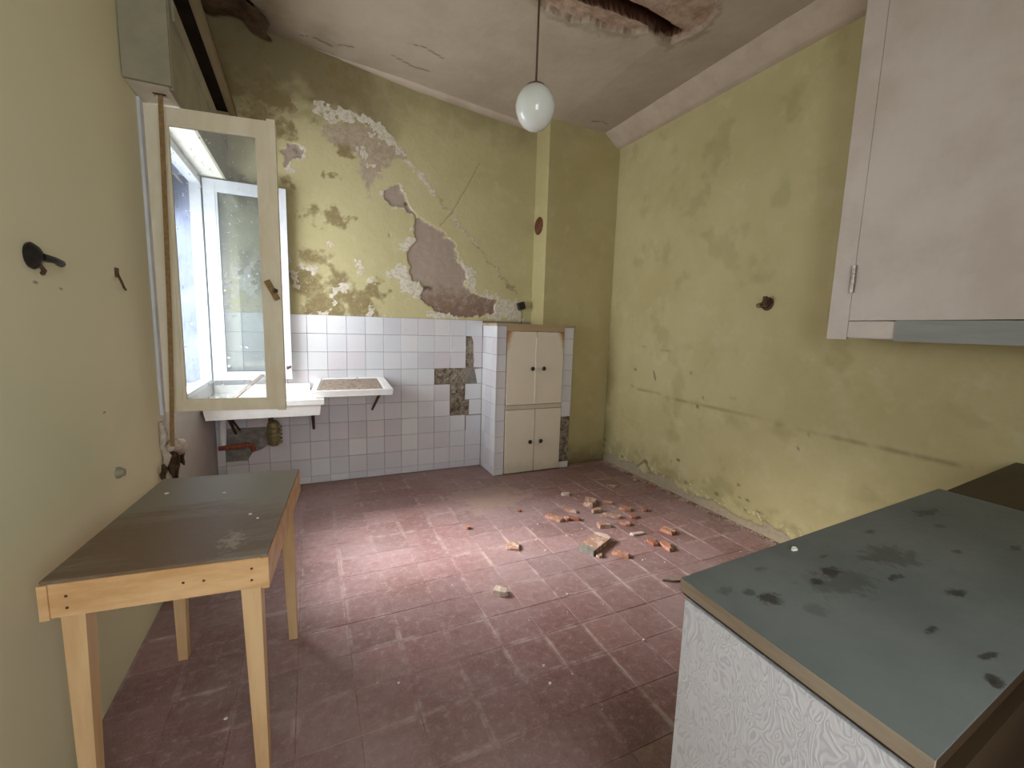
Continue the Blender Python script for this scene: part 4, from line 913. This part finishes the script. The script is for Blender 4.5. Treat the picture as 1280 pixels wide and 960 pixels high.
# ------------------------------------------------------------------ fixtures on the walls
f1 = thing('wall_bracket', 'broken black bracket with a stub arm high on the left wall', 'bracket', (XL, 1.65, 1.52))
bm = BM(); lathe(bm, (XL, 1.650, 1.522), [(.034, 0), (.036, .006), (.026, .018), (.012, .026), (0, .028)], 18, (1, 0, 0)); obj('base_disc', bm, M['black'], f1, smooth='auto')
bm = BM(); tube(bm, [(XL+.022, 1.655, 1.52), (XL+.035, 1.69, 1.517), (XL+.03, 1.735, 1.512)], [.012, .009, .011], 8); obj('arm', bm, M['black'], f1, smooth='auto')
bm = BM(); tube(bm, [(XL+.015, 1.655, 1.50), (XL+.02, 1.665, 1.485), (XL+.01, 1.68, 1.478)], .006, 6); obj('clip', bm, M['iron'], f1, smooth='auto')
bm = BM(); box(bm, (XL-.001, 2.225, 1.515), (XL+.006, 2.252, 1.550)); tube(bm, [(XL+.004, 2.238, 1.53), (XL+.012, 2.246, 1.50), (XL+.016, 2.258, 1.475), (XL+.012, 2.285, 1.470)], .0045, 6)
tag(obj('wall_hook', bm, M['iron'], None, loc=(XL, 2.24, 1.50)), 'small rusty wire hook on left wall near the window', 'hook')
bm = BM(); lathe(bm, (XL, 2.080, .775), [(.022, 0), (.022, .008), (.016, .016), (.013, .024), (0, .027)], 12, (1, 0, 0)); tag(obj('coat_peg', bm, M['boxpaint'], None, smooth='auto', loc=(XL, 2.08, .775)), 'small painted peg on left wall above the table', 'peg')
rs = thing('pipe_stub', 'rusty capped pipe stubs sticking out of the right wall', 'pipe', (XR, 2.0, 1.57))
bm = BM(); lathe(bm, (XR+.002, 2.0, 1.568), [(.046, 0), (.044, .006), (.028, .010), (.024, .03), (0, .032)], 14, (-1, 0, 0)); obj('flange', bm, M['iron'], rs, smooth='auto')
bm = BM(); tube(bm, [(XR-.01, 1.985, 1.575), (XR-.045, 1.985, 1.575), (XR-.05, 1.985, 1.615)], [.016, .017, .014], 10); obj('elbow', bm, M['iron'], rs, smooth='auto')
bm = BM(); tube(bm, [(XR-.01, 2.035, 1.560), (XR-.04, 2.04, 1.556)], [.018, .015], 10); obj('cap', bm, M['brass'], rs, smooth='auto')
for y, z, l, lb in ((1.665, 1.452, .035, 'dark scratch mark below the black bracket'), (1.80, 1.44, .03, 'second dark scratch mark right of the first')):
    pass

# ------------------------------------------------------------------ rubble on the floor
G = 'broken brick pieces on the floor'
deb = [
 (1.564,2.600,.148,.062,.030,-60,'terra','long bright orange brick shard at the left of the rubble'),
 (1.640,2.552,.030,.050,.036,10,'terra','small upright brick bit between two orange shards'),
 (1.700,2.540,.095,.045,.024,-42,'terra_red','dark red shard right of the upright bit'),
 (1.748,2.668,.115,.040,.026,-50,'terra_dusty','narrow dusty shard behind the orange shards'),
 (1.882,2.960,.070,.060,.034,-26,'terra_pale','pale squarish brick lump nearest the cupboard'),
 (1.966,2.738,.150,.090,.050,41,'terra_dusty','pointed grey pink shard standing up in the rubble'),
 (1.936,2.594,.098,.050,.034,6,'terra_dusty','rounded dusty shard in front of the pointed one'),
 (2.116,2.689,.075,.035,.022,-34,'terra','short thin orange shard right of the pointed shard'),
 (1.986,2.482,.150,.060,.026,-32,'terra_dusty','longest flat shard in the middle of the rubble'),
 (2.162,2.542,.095,.055,.030,-35,'terra','flat orange shard at the right of the rubble middle'),
 (1.827,2.374,.090,.080,.034,-11,'terra_dusty','rough broken lump below the long flat shard'),
 (2.000,2.342,.085,.050,.024,-40,'terra','small orange shard in front of the long flat shard'),
 (2.130,2.413,.066,.055,.026,-9,'terra_red','reddish lump between the flat shards'),
 (2.292,2.474,.050,.040,.036,26,'terra_red','little dark lump at the right end of the rubble'),
 (1.972,2.189,.118,.040,.022,-4,'terra_pale','thin straight pale strip of brick right of the slab'),
 (2.196,2.141,.110,.055,.034,-75,'terra','chunky orange brick nearest the right wall'),
 (1.985,2.058,.095,.050,.026,-94,'terra_red','deep red shard lying in brick dust'),
 (2.034,1.977,.120,.050,.032,-98,'terra','long orange shard at the front right of the rubble'),
 (1.695,2.003,.112,.055,.028,-48,'terra','forked orange shard in front of the slab'),
 (1.561,2.042,.045,.040,.024,-15,'terra_dusty','small grey crumb touching the front of the slab'),
 (1.115,2.330,.090,.085,.028,-21,'terra_dusty','flat dusty brick piece alone left of the rubble'),
 (.857,1.924,.082,.060,.038,-37,'terra_pale','bright pale brick piece alone in the pool of light'),
 (2.366,2.982,.105,.040,.028,-20,'terra_dusty','dark shard far back toward the right corner'),
 (2.690,3.040,.085,.035,.026,5,'terra_dusty','shard lying close along the right wall'),
 (2.690,2.850,.075,.030,.020,-31,'terra_red','thin shard against the right wall foot'),
 (1.785,1.680,.120,.032,.022,-26,'bark','grey splinter poking out behind the grey counter'),
 (1.385,2.808,.036,.030,.020,20,'terra_red','tiny red lump left of the main rubble'),
 (.939,2.683,.045,.036,.026,60,'terra','small orange lump alone on the floor toward the sink'),
]
for k, (x, y, l, w_, h_, an, m, lb) in enumerate(deb):
    bm = shard(l*1.12, w_*1.15, h_*.72, 100+k, 8 if l > .06 else 6); bmesh.ops.rotate(bm, verts=bm.verts, cent=(0, 0, 0), matrix=Matrix.Rotation(math.radians(an), 3, 'Z')); bmesh.ops.translate(bm, verts=bm.verts, vec=(x, y, .0006))
    tag(obj('brick_fragment', bm, M[m], None, bevel=.0015, loc=(x, y, 0)), lb, 'brick', G)
sl = thing('brick_slab', 'large flat broken brick slab with grey mortar edges', 'brick', (1.612, 2.162, 0), G)
bm = BM(); Rz = Matrix.Rotation(math.radians(28), 3, 'Z'); P = [(-.125,-.052),(.105,-.058),(.128,-.02),(.118,.05),(-.06,.056),(-.12,.048)]
prism(bm, [tuple((Rz@Vector((x, y, 0))+Vector((1.612, 2.162, 0))).xy) for x, y in P], .001, .034); obj('clay_body', bm, M['terra_dusty'], sl, bevel=.003)
bm = BM(); P = [(-.127,-.054),(-.085,-.054),(-.08,.052),(-.122,.05)]; prism(bm, [tuple((Rz@Vector((x, y, 0))+Vector((1.612, 2.162, 0))).xy) for x, y in P], .0, .035); obj('mortar_end', bm, M['cement'], sl, bevel=.003)
bm = BM(); P = [(.085,-.056),(.107,-.056),(.13,-.02),(.12,.052),(.09,.053)]; prism(bm, [tuple((Rz@Vector((x, y, 0))+Vector((1.612, 2.162, 0))).xy) for x, y in P], .0, .036); obj('mortar_end', bm, M['terra_pale'], sl, bevel=.003)
crumbs = [(1.412,2.562,'white crumb just left of the long bright orange shard'), (.83,1.408,'white crumb on the floor before the pool of light, the farther of a pair'), (.809,1.32,'white crumb on the floor before the pool of light, the nearer of a pair'),
 (1.175,1.788,'white crumb to the right of the bright pale lone brick'), (.273,1.547,'white crumb near the front right table leg'), (1.779,1.908,'white crumb right of the forked orange shard'), (1.288,2.226,'white crumb just right of the flat dusty lone brick'),
 (.649,2.088,'white crumb in the pool of light left of the pale brick'), (1.315,1.368,'white crumb close to the white swirl end panel'), (1.297,2.367,'white crumb behind and right of the flat dusty lone brick'), (1.768,2.17,'white crumb touching the right side of the big slab'),
 (1.668,2.389,'white crumb between the big slab and the orange shards'), (-.3,1.62,'white crumb on the dark floor under the table middle'), (-.22,1.95,'white crumb under the back of the table near a leg')]
for k, (x, y, lb) in enumerate(crumbs):
    s_ = .006+.006*rng.random(); bm = shard(s_*1.4, s_, s_*.6, 200+k, 6); bmesh.ops.translate(bm, verts=bm.verts, vec=(x, y, .0006)); tag(obj('plaster_crumb', bm, M['chalk'], None, loc=(x, y, 0)), lb, 'crumb', 'white plaster crumbs on the floor')
# grit too small to pick out singly
bm = BM()
for k in range(260):
    if k < 150: x, y = rng.gauss(1.9, .38), rng.gauss(2.42, .33)
    else: x, y = rng.uniform(-.4, 2.6), rng.uniform(1.0, 3.6)
    if math.hypot(x-1.966, y-2.738) < .14: continue
    if not (-.6 < x < 2.72 and .9 < y < 3.55) or (x > 1.45 and y > 3.5): continue
    s = rng.uniform(.002, .0055); c = (x, y, .0006)
    v = [bm.verts.new((c[0]+s*math.cos(a), c[1]+s*math.sin(a), c[2])) for a in (0, 2.1, 4.2)]; t = bm.verts.new((c[0], c[1], c[2]+s*1.1))
    bm.faces.new(v[::-1])
    for i in range(3): bm.faces.new((v[i], v[(i+1) % 3], t))
tag(obj('floor_grit', bm, M['terra_pale'], None), 'fine brick and plaster grit strewn over the floor', 'grit', kind='stuff')
# loose crumbs of plaster along the foot of the right wall
bm = BM()
for k in range(420):
    y = rng.uniform(.9, 3.66); x = XR-.004-abs(rng.gauss(0, .03)); s = rng.uniform(.0015, .0065)*(1.5 if rng.random() < .1 else 1)
    v = [bm.verts.new((x+s*math.cos(a+k), y+s*math.sin(a+k), .0)) for a in (0, 1.6, 3.1, 4.7)]; t = bm.verts.new((x+rng.uniform(-s, s)*.6, y+rng.uniform(-s, s)*.6, s*rng.uniform(.5, 1.1)))
    bm.faces.new(v[::-1])
    for i in range(4): bm.faces.new((v[i], v[(i+1) % 4], t))
tag(obj('fallen_plaster', bm, M['terra_pale'], None), 'crumbled plaster lying along the foot of the right wall', 'plaster', kind='stuff')
